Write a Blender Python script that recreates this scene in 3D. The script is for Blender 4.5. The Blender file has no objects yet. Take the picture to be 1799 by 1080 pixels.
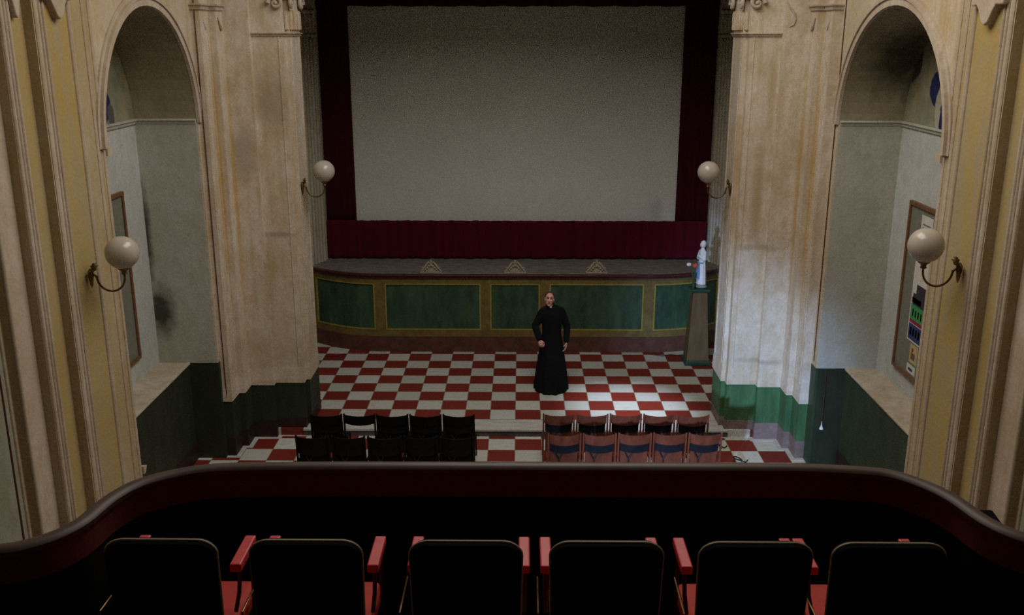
import bpy, bmesh, math, random
from mathutils import Vector, Matrix
from mathutils.bvhtree import BVHTree
random.seed(7)
SC = bpy.context.scene
COL = SC.collection
PI = math.pi

# ------------------------------------------------------------ camera
cam_d = bpy.data.cameras.new('camera'); cam = bpy.data.objects.new('camera', cam_d); COL.objects.link(cam)
SC.camera = cam
cam_d.sensor_width = 36.0
cam_d.lens = 1692.75 / 1799 * 36.0
cam_d.clip_start = 0.05
PITCH, YAW, ROLL = 0.276640, -0.008960, 0.000804
cp, sp = math.cos(PITCH), math.sin(PITCH)
cy, sy = math.cos(YAW), math.sin(YAW)
fw = Vector((sy*cp, cy*cp, -sp)); rt = Vector((cy, -sy, 0)); up = rt.cross(fw)
cr, sr = math.cos(ROLL), math.sin(ROLL)
r2 = cr*rt + sr*up; u2 = -sr*rt + cr*up
M = Matrix((r2, u2, -fw)).transposed().to_4x4()
M.translation = Vector((0.073236, -14.495733, 5.829819))
cam.matrix_world = M

# ------------------------------------------------------------ view, world, lights
SC.view_settings.view_transform = 'Standard'
SC.view_settings.look = 'None'
SC.view_settings.exposure = 0.0
SC.view_settings.gamma = 1.0
SC.cycles.use_denoising = False
SC.view_settings.use_curve_mapping = False
W = bpy.data.worlds.new('world'); SC.world = W; W.use_nodes = True
W.node_tree.nodes['Background'].inputs[0].default_value = (0.5, 0.55, 0.65, 1)
W.node_tree.nodes['Background'].inputs[1].default_value = 0.02

def light(name, kind, loc, target, energy, color, **k):
    d = bpy.data.lights.new(name, kind); o = bpy.data.objects.new(name, d); COL.objects.link(o)
    d.energy = energy; d.color = color
    for a, b in k.items(): setattr(d, a, b)
    o.location = loc
    o.rotation_euler = (Vector(target) - Vector(loc)).to_track_quat('-Z', 'Y').to_euler()
    return o
# daylight falling from the high nave windows
light('nave_window_light', 'AREA', (0.5, -5.6, 9.1), (0.5, -5.6, 0.0), 365, (1.0, 0.94, 0.83), shape='RECTANGLE', size=3.6, size_y=5.6)
# unseen fill light, added to brighten the front chancel bay
light('chancel_fill_light', 'AREA', (0.3, -2.2, 8.6), (0, 3.2, 0.6), 60, (0.78, 0.89, 1.0), shape='RECTANGLE', size=2.6, size_y=1.2)
# cold daylight through the entrance door under the balcony, on the left
light('entrance_door_light', 'SPOT', (-2.6, -13.4, 2.45), (3.0, -0.9, 0.7), 8500, (0.36, 0.58, 1.0), spot_size=math.radians(21), spot_blend=1.0, shadow_soft_size=0.25)

# a narrow spot added high on the right, for the bright pool by the step
light('floor_pool_spot', 'SPOT', (2.75, -3.6, 7.8), (1.85, 0.05, 0.0), 3800, (0.66, 0.78, 1.0), spot_size=math.radians(17), spot_blend=1.0, shadow_soft_size=0.12)

# ------------------------------------------------------------ materials
def lin(c):
    return tuple(((v/255.0)/12.92 if v/255.0 <= 0.04045 else ((v/255.0+0.055)/1.055)**2.4) for v in c)
class N:
    def __init__(s, name):
        s.m = bpy.data.materials.new(name); s.m.use_nodes = True
        s.nt = s.m.node_tree; s.b = s.nt.nodes['Principled BSDF']
        s.pos = s.nt.nodes.new('ShaderNodeNewGeometry').outputs['Position']
    def node(s, t, **k):
        n = s.nt.nodes.new(t)
        for a, b in k.items(): setattr(n, a, b)
        return n
    def link(s, a, b): s.nt.links.new(a, b)
    def val(s, sock, v):
        if isinstance(v, bpy.types.NodeSocket): s.link(v, sock)
        else: sock.default_value = v
    def math(s, op, a, b=0.0, clamp=False):
        n = s.node('ShaderNodeMath', operation=op, use_clamp=clamp)
        s.val(n.inputs[0], a); s.val(n.inputs[1], b); return n.outputs[0]
    def noise(s, scale, stretch=(1, 1, 1), detail=4, rough=0.6, off=(0, 0, 0)):
        mp = s.node('ShaderNodeMapping'); s.link(s.pos, mp.inputs[0])
        mp.inputs['Scale'].default_value = stretch; mp.inputs['Location'].default_value = off
        n = s.node('ShaderNodeTexNoise'); s.link(mp.outputs[0], n.inputs['Vector'])
        n.inputs['Scale'].default_value = scale; n.inputs['Detail'].default_value = detail
        n.inputs['Roughness'].default_value = rough
        return n.outputs['Fac']
    def ramp(s, fac, a, b):
        n = s.node('ShaderNodeMapRange'); s.link(fac, n.inputs[0])
        n.inputs[1].default_value = a; n.inputs[2].default_value = b; n.clamp = True
        return n.outputs[0]
    def mix(s, fac, a, b):
        n = s.node('ShaderNodeMix', data_type='RGBA')
        s.val(n.inputs[0], fac)
        for i, v in ((6, a), (7, b)):
            if isinstance(v, bpy.types.NodeSocket): s.link(v, n.inputs[i])
            else: n.inputs[i].default_value = (*v[:3], 1)
        return n.outputs[2]
    def out(s, col, rough=0.8, bump=None, bs=0.3, bd=0.01, spec=0.3, metal=0.0):
        s.val(s.b.inputs['Base Color'], col if isinstance(col, bpy.types.NodeSocket) else (*col[:3], 1))
        s.val(s.b.inputs['Roughness'], rough)
        s.b.inputs['Specular IOR Level'].default_value = spec
        s.b.inputs['Metallic'].default_value = metal
        if bump is not None:
            n = s.node('ShaderNodeBump'); s.link(bump, n.inputs['Height'])
            n.inputs['Strength'].default_value = bs; n.inputs['Distance'].default_value = bd
            s.link(n.outputs[0], s.b.inputs['Normal'])
        return s.m

def plaster(name, base, pale, stain, streak=0.5, stain_amt=0.6, spots=None):
    n = N(name)
    big = n.ramp(n.noise(1.1, detail=6, rough=0.65), 0.38, 0.66)
    c = n.mix(big, base, pale)
    st = n.ramp(n.noise(1.0, (7, 7, 0.55), detail=5, rough=0.6), 0.50, 0.70)
    c = n.mix(n.math('MULTIPLY', st, streak), c, stain)
    bl = n.ramp(n.noise(2.6, (1, 1, 0.6), detail=7, rough=0.7, off=(5, 3, 1)), 0.56, 0.74)
    c = n.mix(n.math('MULTIPLY', bl, stain_amt), c, stain)
    mid = n.ramp(n.noise(5.5, (1.3, 1.3, 0.8), detail=8, rough=0.75, off=(8, 2, 5)), 0.44, 0.64)
    c = n.mix(n.math('MULTIPLY', mid, 0.5), c, stain)
    s2 = n.ramp(n.noise(1.0, (16, 16, 0.35), detail=4, rough=0.6, off=(1, 4, 2)), 0.55, 0.68)
    c = n.mix(n.math('MULTIPLY', s2, streak*0.25), c, stain)
    fine = n.noise(38, detail=4)
    c = n.mix(n.math('MULTIPLY', n.ramp(fine, 0.35, 0.7), 0.16), c, (0.10, 0.08, 0.05))
    for (ctr, rad, col, amt) in (spots or []):
        # a stain with a shape of its own: an ellipsoid with a ragged edge
        mp = n.node('ShaderNodeVectorMath', operation='SUBTRACT'); n.link(n.pos, mp.inputs[0]); mp.inputs[1].default_value = ctr
        dv = n.node('ShaderNodeVectorMath', operation='DIVIDE'); n.link(mp.outputs[0], dv.inputs[0]); dv.inputs[1].default_value = rad
        ln = n.node('ShaderNodeVectorMath', operation='LENGTH'); n.link(dv.outputs[0], ln.inputs[0])
        d = n.math('ADD', ln.outputs['Value'], n.math('MULTIPLY', n.noise(6, detail=5), 0.9))
        f = n.ramp(d, 1.55, 0.85)
        c = n.mix(n.math('MULTIPLY', f, amt), c, col)
    return n.out(c, 0.92, n.noise(14, detail=6), 0.35, 0.012, 0.12)

def mottled(name, a, b, scale=4, stretch=(1, 1, 1), rough=0.6, bump=0.0, spec=0.3, lo=0.35, hi=0.65, metal=0.0):
    n = N(name)
    c = n.mix(n.ramp(n.noise(scale, stretch, detail=6, rough=0.7), lo, hi), a, b)
    return n.out(c, rough, n.noise(scale*4, stretch, detail=4) if bump else None, bump, 0.01, spec, metal)

BR = (0.62, 0.52, 0.38)
m_pier = plaster('pier_plaster', (0.58, 0.48, 0.36), (0.72, 0.63, 0.53), (0.46, 0.31, 0.14), 0.5, 0.5,
                 [((-3.4, -0.75, 4.9), (0.30, 0.3, 0.5), (0.24, 0.19, 0.13), 0.45),
                  ((-3.42, -0.75, 3.02), (0.26, 0.3, 0.05), (0.20, 0.15, 0.10), 0.45),
                  ((-3.85, -0.86, 4.2), (0.22, 0.4, 0.5), (0.30, 0.24, 0.17), 0.5),
                  ((3.62, -0.8, 1.12), (0.42, 0.3, 0.05), (0.26, 0.19, 0.13), 0.45),
                  ((3.50, -0.8, 2.85), (0.40, 0.3, 0.06), (0.30, 0.22, 0.14), 0.45),
                  ((3.45, -0.8, 3.5), (0.10, 0.3, 0.9), (0.36, 0.24, 0.13), 0.5),
                  ((-4.09, -1.22, 3.9), (0.05, 0.10, 2.2), (0.50, 0.31, 0.07), 0.75), ((-4.00, -0.90, 3.6), (0.05, 0.08, 2.2), (0.50, 0.31, 0.07), 0.75),
                  ((4.09, -1.22, 3.9), (0.05, 0.10, 2.2), (0.50, 0.31, 0.07), 0.7), ((4.00, -0.90, 3.7), (0.05, 0.08, 2.2), (0.46, 0.28, 0.07), 0.7),
                  ((3.18, -0.62, 3.8), (0.05, 0.06, 1.6), (0.42, 0.27, 0.10), 0.6), ((-3.62, -0.80, 2.2), (0.06, 0.1, 0.9), (0.36, 0.23, 0.10), 0.6)])
m_wall = plaster('nave_plaster', (0.54, 0.44, 0.31), (0.62, 0.53, 0.42), (0.48, 0.33, 0.13), 0.6, 0.45)
m_npier = plaster('near_pilaster_plaster', (0.44, 0.34, 0.20), (0.50, 0.41, 0.28), (0.40, 0.27, 0.10), 0.6, 0.5)
m_ochre = plaster('ochre_plaster', (0.43, 0.30, 0.09), (0.45, 0.34, 0.15), (0.38, 0.31, 0.21), 0.9, 0.9)
m_mould = plaster('moulding_plaster', (0.48, 0.39, 0.29), (0.58, 0.50, 0.41), (0.40, 0.28, 0.17), 0.5, 0.4)
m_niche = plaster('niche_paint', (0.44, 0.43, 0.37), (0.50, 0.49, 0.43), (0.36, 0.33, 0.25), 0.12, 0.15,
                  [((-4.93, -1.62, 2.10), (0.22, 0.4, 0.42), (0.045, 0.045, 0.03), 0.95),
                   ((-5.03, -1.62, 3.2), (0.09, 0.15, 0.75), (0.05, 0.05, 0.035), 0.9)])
m_backwall = plaster('niche_backwall_paint', (0.50, 0.52, 0.49), (0.58, 0.60, 0.58), (0.40, 0.38, 0.30), 0.1, 0.15)
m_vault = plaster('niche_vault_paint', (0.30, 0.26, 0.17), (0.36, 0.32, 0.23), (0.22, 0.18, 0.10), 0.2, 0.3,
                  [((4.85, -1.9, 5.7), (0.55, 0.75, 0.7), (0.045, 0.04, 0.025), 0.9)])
m_sill = plaster('sill_plaster', (0.46, 0.38, 0.28), (0.60, 0.52, 0.42), (0.30, 0.22, 0.13), 0.1, 0.7)
m_side = plaster('side_wall_grey', (0.26, 0.28, 0.22), (0.33, 0.34, 0.28), (0.22, 0.20, 0.12), 0.3, 0.3)
m_chancel = plaster('chancel_plaster', (0.46, 0.42, 0.33), (0.56, 0.52, 0.43), (0.34, 0.25, 0.14), 0.5, 0.3)
m_ceiling = mottled('low_bounce_ceiling', (0.07, 0.06, 0.045), (0.11, 0.09, 0.07), 2, rough=0.95)  # ceiling coloured dark to weaken the bounced light
m_dark = mottled('dark_soffit', (0.03, 0.025, 0.02), (0.05, 0.04, 0.03), 2)

def dado_mat(name, a, b, c3):
    n = N(name)
    c = n.mix(n.ramp(n.noise(2.2, (2.2, 2.2, 0.7), detail=6, rough=0.7), 0.35, 0.68), a, b)
    c = n.mix(n.math('MULTIPLY', n.ramp(n.noise(3.2, (3, 3, 0.8), detail=6, off=(3, 1, 7)), 0.55, 0.72), 0.6), c, c3)
    return n.out(c, 0.55, n.noise(20, detail=4), 0.2, 0.008, 0.35)
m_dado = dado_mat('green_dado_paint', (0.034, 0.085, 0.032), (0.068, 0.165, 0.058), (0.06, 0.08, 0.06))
m_dado_shade = dado_mat('shaded_dado_paint', (0.017, 0.021, 0.010), (0.030, 0.040, 0.020), (0.036, 0.028, 0.015))  # dado colour darkened for the shade in the niches and on the left
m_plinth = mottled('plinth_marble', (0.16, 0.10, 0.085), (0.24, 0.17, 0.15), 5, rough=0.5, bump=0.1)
m_plinth_dark = mottled('shaded_plinth_marble', (0.020, 0.008, 0.006), (0.035, 0.016, 0.012), 5, rough=0.6)  # plinth marble with the shade of the low left parts and niches painted in

def tiles(name, yoff, flip):
    n = N(name)
    sx = n.node('ShaderNodeSeparateXYZ'); n.link(n.pos, sx.inputs[0])
    fx = n.math('DIVIDE', sx.outputs[0], 0.4); fy = n.math('DIVIDE', n.math('SUBTRACT', sx.outputs[1], yoff), 0.4)
    ix = n.math('FLOOR', fx); iy = n.math('FLOOR', fy)
    par = n.math('PINGPONG', n.math('ADD', n.math('ADD', ix, iy), 100.0 + flip), 1.0)
    cv = n.node('ShaderNodeCombineXYZ'); n.link(ix, cv.inputs[0]); n.link(iy, cv.inputs[1])
    wn = n.node('ShaderNodeTexWhiteNoise', noise_dimensions='2D'); n.link(cv.outputs[0], wn.inputs['Vector'])
    white = n.mix(wn.outputs['Value'], (0.47, 0.46, 0.40), (0.60, 0.59, 0.54))
    white = n.mix(n.math('MULTIPLY', n.ramp(n.noise(7, (1, 2, 1), detail=7), 0.52, 0.68), 0.5), white, (0.36, 0.36, 0.35))
    red = n.mix(wn.outputs['Value'], (0.155, 0.013, 0.008), (0.205, 0.022, 0.013))
    red = n.mix(n.math('MULTIPLY', n.ramp(n.noise(9, detail=7), 0.52, 0.7), 0.5), red, (0.17, 0.022, 0.015))
    c = n.mix(par, white, red)
    gx = n.math('ABSOLUTE', n.math('SUBTRACT', n.math('FRACT', fx), 0.5)); gy = n.math('ABSOLUTE', n.math('SUBTRACT', n.math('FRACT', fy), 0.5))
    g = n.math('GREATER_THAN', n.math('MAXIMUM', gx, gy), 0.488)
    c = n.mix(g, c, (0.22, 0.17, 0.11))
    return n.out(c, n.math('ADD', 0.42, n.math('MULTIPLY', n.noise(5), 0.3)), n.noise(9, detail=3), 0.08, 0.006, 0.4)
m_tiles_up = tiles('chancel_tiles', 0.0, 0.0)
m_tiles_low = tiles('nave_tiles', -0.903, 0.0)
m_marble = mottled('pale_marble', (0.40, 0.39, 0.36), (0.60, 0.58, 0.53), 3, (1, 3, 1), rough=0.4, lo=0.3, hi=0.7)
m_riser = mottled('riser_marble', (0.06, 0.05, 0.05), (0.10, 0.09, 0.09), 6, rough=0.5)

def velvet(name, a, b, rough=0.95):
    n = N(name)
    c = n.mix(n.ramp(n.noise(3, (8, 1, 0.7), detail=5), 0.35, 0.7), a, b)
    m = n.out(c, rough, n.noise(60, detail=2), 0.1, 0.004, 0.1)
    n.b.inputs['Sheen Weight'].default_value = 0.25
    n.b.inputs['Sheen Tint'].default_value = (0.6, 0.1, 0.1, 1)
    return m
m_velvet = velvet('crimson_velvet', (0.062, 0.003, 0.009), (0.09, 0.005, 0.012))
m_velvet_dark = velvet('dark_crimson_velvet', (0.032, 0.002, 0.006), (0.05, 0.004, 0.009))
m_screen = plaster('screen_cloth', (0.64, 0.635, 0.585), (0.69, 0.685, 0.635), (0.60, 0.59, 0.54), 0.10, 0.10, [((2.75, 4.34, 2.5), (0.16, 0.3, 0.28), (0.33, 0.33, 0.31), 0.4)])
m_stage_top = mottled('dusty_stage_boards', (0.12, 0.10, 0.085), (0.25, 0.215, 0.19), 5, (1, 3, 1), rough=0.9, bump=0.2)
m_rim = mottled('maroon_rim_paint', (0.055, 0.012, 0.010), (0.085, 0.022, 0.018), 6, rough=0.45)
m_frame = mottled('ochre_frame_paint', (0.13, 0.085, 0.025), (0.20, 0.14, 0.04), 7, rough=0.6)
m_gold = mottled('gold_line_paint', (0.27, 0.21, 0.035), (0.34, 0.28, 0.05), 7, rough=0.5)
m_panel = dado_mat('green_marbled_panel', (0.020, 0.042, 0.022), (0.05, 0.105, 0.052), (0.04, 0.075, 0.07))
m_splinth = mottled('brown_stage_plinth', (0.075, 0.027, 0.018), (0.13, 0.05, 0.032), 6, rough=0.6)
m_brass = mottled('aged_brass', (0.10, 0.06, 0.02), (0.22, 0.14, 0.05), 20, rough=0.4, metal=0.8)
m_glass = N('opal_glass').out((0.44, 0.38, 0.32), 0.22, spec=0.5)
m_plastercrest = mottled('gilt_plaster', (0.30, 0.25, 0.17), (0.48, 0.42, 0.32), 18, rough=0.6)
m_wood = mottled('brown_frame_wood', (0.13, 0.055, 0.025), (0.2, 0.09, 0.04), 8, (1, 1, 0.3), rough=0.5)
m_cork = mottled('board_felt', (0.16, 0.16, 0.12), (0.20, 0.20, 0.16), 9, rough=0.95)
m_paper = mottled('aged_paper', (0.55, 0.52, 0.45), (0.65, 0.62, 0.55), 9, rough=0.9)
m_paper_y = mottled('yellow_paper', (0.42, 0.33, 0.16), (0.5, 0.4, 0.2), 9, rough=0.9)
m_ink = mottled('black_ink', (0.02, 0.02, 0.025), (0.05, 0.04, 0.05), 20, rough=0.8)
m_green_ink = mottled('green_ink', (0.04, 0.22, 0.07), (0.07, 0.3, 0.1), 20, rough=0.8)
m_blue_ink = mottled('blue_ink', (0.02, 0.03, 0.10), (0.04, 0.05, 0.16), 20, rough=0.8)
m_red_ink = mottled('crimson_ink', (0.20, 0.01, 0.04), (0.3, 0.02, 0.06), 20, rough=0.8)
m_chair = mottled('varnished_brown_wood', (0.115, 0.026, 0.012), (0.19, 0.048, 0.022), 3, (3, 1, 1), rough=0.42, bump=0.05)
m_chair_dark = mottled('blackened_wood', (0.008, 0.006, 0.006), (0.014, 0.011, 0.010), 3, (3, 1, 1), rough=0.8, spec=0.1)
m_pad = mottled('black_leatherette', (0.006, 0.006, 0.008), (0.012, 0.012, 0.014), 12, rough=0.7, spec=0.15)
m_iron = mottled('dark_iron', (0.02, 0.015, 0.014), (0.04, 0.03, 0.027), 20, rough=0.5, metal=0.3)
m_cassock = N('black_wool').out((0.006, 0.006, 0.008), 0.9, spec=0.15)
m_skin = mottled('skin', (0.62, 0.32, 0.25), (0.70, 0.38, 0.29), 20, rough=0.55)
m_hair = mottled('brown_hair', (0.05, 0.022, 0.014), (0.09, 0.04, 0.025), 60, rough=0.7)
m_lip = N('lip').out((0.30, 0.09, 0.08), 0.5)
m_eye = N('eye').out((0.03, 0.02, 0.018), 0.4)
m_white = mottled('white_plaster_paint', (0.66, 0.64, 0.60), (0.78, 0.76, 0.72), 10, rough=0.5)
m_blue = mottled('blue_paint', (0.12, 0.24, 0.42), (0.2, 0.32, 0.5), 10, rough=0.5)
m_flesh_paint = N('flesh_paint').out((0.62, 0.48, 0.40), 0.5)
m_pedwood = mottled('pedestal_wood', (0.085, 0.046, 0.014), (0.13, 0.072, 0.022), 5, (2, 2, 0.4), rough=0.6)
m_green_trim = mottled('green_pedestal_trim', (0.016, 0.042, 0.022), (0.028, 0.070, 0.036), 8, rough=0.6)
m_redflower = N('red_petal').out((0.55, 0.10, 0.06), 0.6)
m_leaf = N('leaf_green').out((0.03, 0.09, 0.03), 0.6)
m_rail = mottled('dark_mahogany_rail', (0.05, 0.030, 0.023), (0.085, 0.052, 0.040), 6, rough=0.5, spec=0.3)
m_band = mottled('oxblood_band', (0.075, 0.010, 0.009), (0.11, 0.020, 0.014), 5, rough=0.75)
m_black = mottled('black_boards', (0.004, 0.004, 0.004), (0.010, 0.008, 0.007), 5, rough=0.9, spec=0.05)
m_bfloor = mottled('balcony_boards', (0.13, 0.075, 0.055), (0.19, 0.11, 0.08), 5, (4, 1, 1), rough=0.8)
m_vinyl = mottled('black_vinyl', (0.003, 0.003, 0.004), (0.005, 0.005, 0.006), 8, rough=0.8, spec=0.06)
m_piping = N('bronze_piping').out((0.42, 0.34, 0.24), 0.4, spec=0.5)
m_redvinyl = mottled('red_vinyl', (0.50, 0.040, 0.050), (0.60, 0.060, 0.070), 14, rough=0.45, spec=0.35)
m_redseat = mottled('red_seat_cloth', (0.38, 0.022, 0.015), (0.45, 0.035, 0.022), 14, rough=0.7)
m_cable = N('red_brown_cable').out((0.10, 0.022, 0.015), 0.6)

# ------------------------------------------------------------ mesh helpers
def link(name, bm, mats, parent=None, smooth=False, bevel=0.0, mods=None):
    bmesh.ops.remove_doubles(bm, verts=bm.verts, dist=1e-5)
    bmesh.ops.recalc_face_normals(bm, faces=bm.faces)
    me = bpy.data.meshes.new(name)
    if not isinstance(mats, (list, tuple)): mats = [mats]
    for m in mats: me.materials.append(m)
    if smooth:
        for f in bm.faces: f.smooth = True
    bm.to_mesh(me); bm.free()
    o = bpy.data.objects.new(name, me); COL.objects.link(o)
    if parent: o.parent = parent
    if bevel:
        b = o.modifiers.new('bevel', 'BEVEL'); b.width = bevel; b.segments = 2; b.limit_method = 'ANGLE'; b.angle_limit = math.radians(40)
    if smooth:
        try: me.set_sharp_from_angle(angle=math.radians(42))
        except Exception: pass
    return o
def thing(name, label, cat, loc=(0, 0, 0), rz=0.0, group=None):
    o = bpy.data.objects.new(name, None); COL.objects.link(o); o.location = loc; o.rotation_euler = (0, 0, rz)
    o.empty_display_size = 0.1
    return tag(o, label, cat, group)
def tag(o, label, cat, group=None):
    o['label'] = label; o['category'] = cat
    if group: o['group'] = group
    return o
def struct(o, label=None):
    o['kind'] = 'structure'
    if label: o['label'] = label
    return o
def box(bm, x0, y0, z0, x1, y1, z1, mi=0, mat=None):
    vs = [bm.verts.new(p) for p in ((x0,y0,z0),(x1,y0,z0),(x1,y1,z0),(x0,y1,z0),(x0,y0,z1),(x1,y0,z1),(x1,y1,z1),(x0,y1,z1))]
    if mat is not None:
        for v in vs: v.co = mat @ v.co
    for f in ((0,3,2,1),(4,5,6,7),(0,1,5,4),(1,2,6,5),(2,3,7,6),(3,0,4,7)):
        bm.faces.new([vs[i] for i in f]).material_index = mi
def prism(bm, poly, z0, z1, mi=0, top=None):
    """poly (x,y) list extruded in z; top: optional poly for the upper ring"""
    a = [bm.verts.new((p[0], p[1], z0)) for p in poly]; b = [bm.verts.new((p[0], p[1], z1)) for p in (top or poly)]
    n = len(poly)
    for i in range(n):
        j = (i+1) % n
        bm.faces.new([a[i], a[j], b[j], b[i]]).material_index = mi
    bm.faces.new(a[::-1]).material_index = mi; bm.faces.new(b).material_index = mi
def offset(poly, d):
    """outward offset of a closed CCW/CW polygon by d (mitred)"""
    area = sum(poly[i][0]*poly[(i+1) % len(poly)][1] - poly[(i+1) % len(poly)][0]*poly[i][1] for i in range(len(poly)))
    s = 1 if area > 0 else -1
    out = []
    for i in range(len(poly)):
        p0, p1, p2 = Vector(poly[i-1]), Vector(poly[i]), Vector(poly[(i+1) % len(poly)])
        e1 = (p1-p0).normalized(); e2 = (p2-p1).normalized()
        n1 = Vector((e1.y, -e1.x))*s; n2 = Vector((e2.y, -e2.x))*s
        k = n1 + n2
        k = k / max(0.3, k.dot(n1)) if k.length > 1e-6 else n1
        out.append(tuple(p1 + k*d))
    return out
def extrude_x(bm, poly, x0, x1, mi=0):
    """poly (y,z) list extruded in x"""
    a = [bm.verts.new((x0, p[0], p[1])) for p in poly]; b = [bm.verts.new((x1, p[0], p[1])) for p in poly]
    n = len(poly)
    for i in range(n):
        j = (i+1) % n
        bm.faces.new([a[i], a[j], b[j], b[i]]).material_index = mi
    bm.faces.new(a[::-1]).material_index = mi; bm.faces.new(b).material_index = mi
def extrude_y(bm, poly, y0, y1, mi=0):
    a = [bm.verts.new((p[0], y0, p[1])) for p in poly]; b = [bm.verts.new((p[0], y1, p[1])) for p in poly]
    n = len(poly)
    for i in range(n):
        j = (i+1) % n
        bm.faces.new([a[i], a[j], b[j], b[i]]).material_index = mi
    bm.faces.new(a[::-1]).material_index = mi; bm.faces.new(b).material_index = mi
def tube(bm, pts, r, seg=8, mi=0, cap=True, closed=False):
    pts = [Vector(p) for p in pts]; n = len(pts); rings = []
    rr = r if isinstance(r, (list, tuple)) else [r]*n
    ref = None
    for i, p in enumerate(pts):
        a = pts[(i-1) % n] if (i > 0 or closed) else p; b = pts[(i+1) % n] if (i < n-1 or closed) else p
        t = (b-a).normalized()
        if ref is None: ref = t.orthogonal().normalized()
        ref = (ref - t*ref.dot(t))
        if ref.length < 1e-5: ref = t.orthogonal()
        ref.normalize(); bn = t.cross(ref)
        rings.append([bm.verts.new(p + (ref*math.cos(2*PI*k/seg) + bn*math.sin(2*PI*k/seg))*rr[i]) for k in range(seg)])
    for i in range(n if closed else n-1):
        A, B = rings[i], rings[(i+1) % n]
        for k in range(seg):
            bm.faces.new([A[k], A[(k+1) % seg], B[(k+1) % seg], B[k]]).material_index = mi
    if cap and not closed:
        bm.faces.new(rings[0][::-1]).material_index = mi; bm.faces.new(rings[-1]).material_index = mi
def lathe(bm, prof, c=(0, 0, 0), seg=24, mi=0, sx=1, sy=1, fold=None):
    rings = []
    for r, z in prof:
        ring = []
        for k in range(seg):
            a = 2*PI*k/seg; rr = r*(1 + (fold(a, z) if fold else 0))
            ring.append(bm.verts.new((c[0]+rr*math.cos(a)*sx, c[1]+rr*math.sin(a)*sy, c[2]+z)))
        rings.append(ring)
    for A, B in zip(rings, rings[1:]):
        for k in range(seg):
            bm.faces.new([A[k], A[(k+1) % seg], B[(k+1) % seg], B[k]]).material_index = mi
    bm.faces.new(rings[0][::-1]).material_index = mi; bm.faces.new(rings[-1]).material_index = mi
def ball(bm, c, r, mi=0, u=16, v=10, rot=None):
    r = r if isinstance(r, (tuple, list)) else (r, r, r)
    m = Matrix.Translation(c) @ (rot.to_4x4() if rot else Matrix.Identity(4)) @ Matrix.Diagonal((*r, 1))
    g = bmesh.ops.create_uvsphere(bm, u_segments=u, v_segments=v, radius=1, matrix=m)
    for vtx in g['verts']:
        for f in vtx.link_faces: f.material_index = mi
def cone(bm, p0, p1, r0, r1, seg=12, steps=5):
    p0, p1 = Vector(p0), Vector(p1)
    tube(bm, [p0.lerp(p1, i/steps) for i in range(steps+1)], [r0+(r1-r0)*i/steps for i in range(steps+1)], seg)
def limb(bm, pts, rs, seg=12):
    for i in range(len(pts)-1):
        cone(bm, pts[i], pts[i+1], rs[i], rs[i+1], seg)
    for p, r in zip(pts, rs): ball(bm, p, r*0.995, u=12, v=8)
def fuse(o, voxel, smooth=3):
    r = o.modifiers.new('fuse', 'REMESH'); r.mode = 'VOXEL'; r.voxel_size = voxel; r.use_smooth_shade = True
    if smooth:
        s = o.modifiers.new('smooth', 'SMOOTH'); s.factor = 0.5; s.iterations = smooth
    return o
def dup(root, loc, rz=None, label=None, group=None):
    r = root.copy(); COL.objects.link(r); r.location = loc
    if rz is not None: r.rotation_euler = (0, 0, rz)
    if label: r['label'] = label
    if group: r['group'] = group
    for ch in list(root.children):
        c = ch.copy(); COL.objects.link(c); c.parent = r
        for g in list(ch.children):
            d = g.copy(); COL.objects.link(d); d.parent = c
    return r
def arc(n, a0, a1): return [a0 + (a1-a0)*i/n for i in range(n+1)]

# ------------------------------------------------------------ floor
ZL = -0.1173
bm = bmesh.new(); box(bm, -4.3, -0.79, -0.30, 4.3, 4.7, 0.0); box(bm, -5.6, -17.0, -0.30, 5.6, -0.79, ZL, 1)
struct(link('floor', bm, [m_tiles_up, m_tiles_low]), 'red and white chequered floor of square tiles')
bm = bmesh.new()
box(bm, -3.25, -0.821, -0.028, 3.25, -0.413, 0.003)
for x in (-2.1, -0.75, 0.75, 2.1): box(bm, x-0.002, -0.8215, -0.027, x+0.002, -0.413, 0.0035, 1)
t1 = struct(link('trim_1', bm, [m_marble, m_riser], bevel=0.004), 'pale marble step edge across the chequered floor')
bm = bmesh.new(); box(bm, -3.25, -0.802, ZL, 3.25, -0.78, -0.028)
link('step_riser', bm, m_riser, t1)

# ------------------------------------------------------------ side walls
TOP = 9.4
ZS = 1.35; ZD = 0.732; ZP = 0.15
def cornice_strip(bm, pts, z, dep=0.05, h=0.08):
    """moulding along a plan polyline; profile grows outward to the left of travel"""
    prof = [(0, -h), (dep*0.45, -h*0.75), (dep*0.55, -h*0.35), (dep, -h*0.2), (dep, 0), (0, 0.01)]
    rings = []
    P = [Vector(p) for p in pts]
    for i, p in enumerate(P):
        d1 = (P[i]-P[i-1]).normalized() if i > 0 else (P[1]-P[0]).normalized()
        d2 = (P[i+1]-P[i]).normalized() if i < len(P)-1 else d1
        n1, n2 = Vector((-d1.y, d1.x)), Vector((-d2.y, d2.x))
        k = n1+n2; k = k/max(0.3, k.dot(n1))
        rings.append([bm.verts.new((p.x+k.x*a, p.y+k.y*a, z+b)) for a, b in prof])
    for A, B in zip(rings, rings[1:]):
        for k in range(len(prof)): bm.faces.new([A[k], A[(k+1) % len(prof)], B[(k+1) % len(prof)], B[k]])
    bm.faces.new(rings[0][::-1]); bm.faces.new(rings[-1])

def scallop(y0, y1, zb, dip, top):
    """outline in (y,z): a hanging bracket shape between y0 and y1"""
    w = y1-y0; f = [(0, 0), (.12, -.02), (.22, 0.01), (.30, -.30), (.42, -.85), (.52, -1), (.62, -.85), (.74, -.25), (.82, 0), (.92, -.03), (1, 0)]
    return [(y0+w*a, zb+dip*b) for a, b in f] + [(y1, top), (y0, top)]

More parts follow.
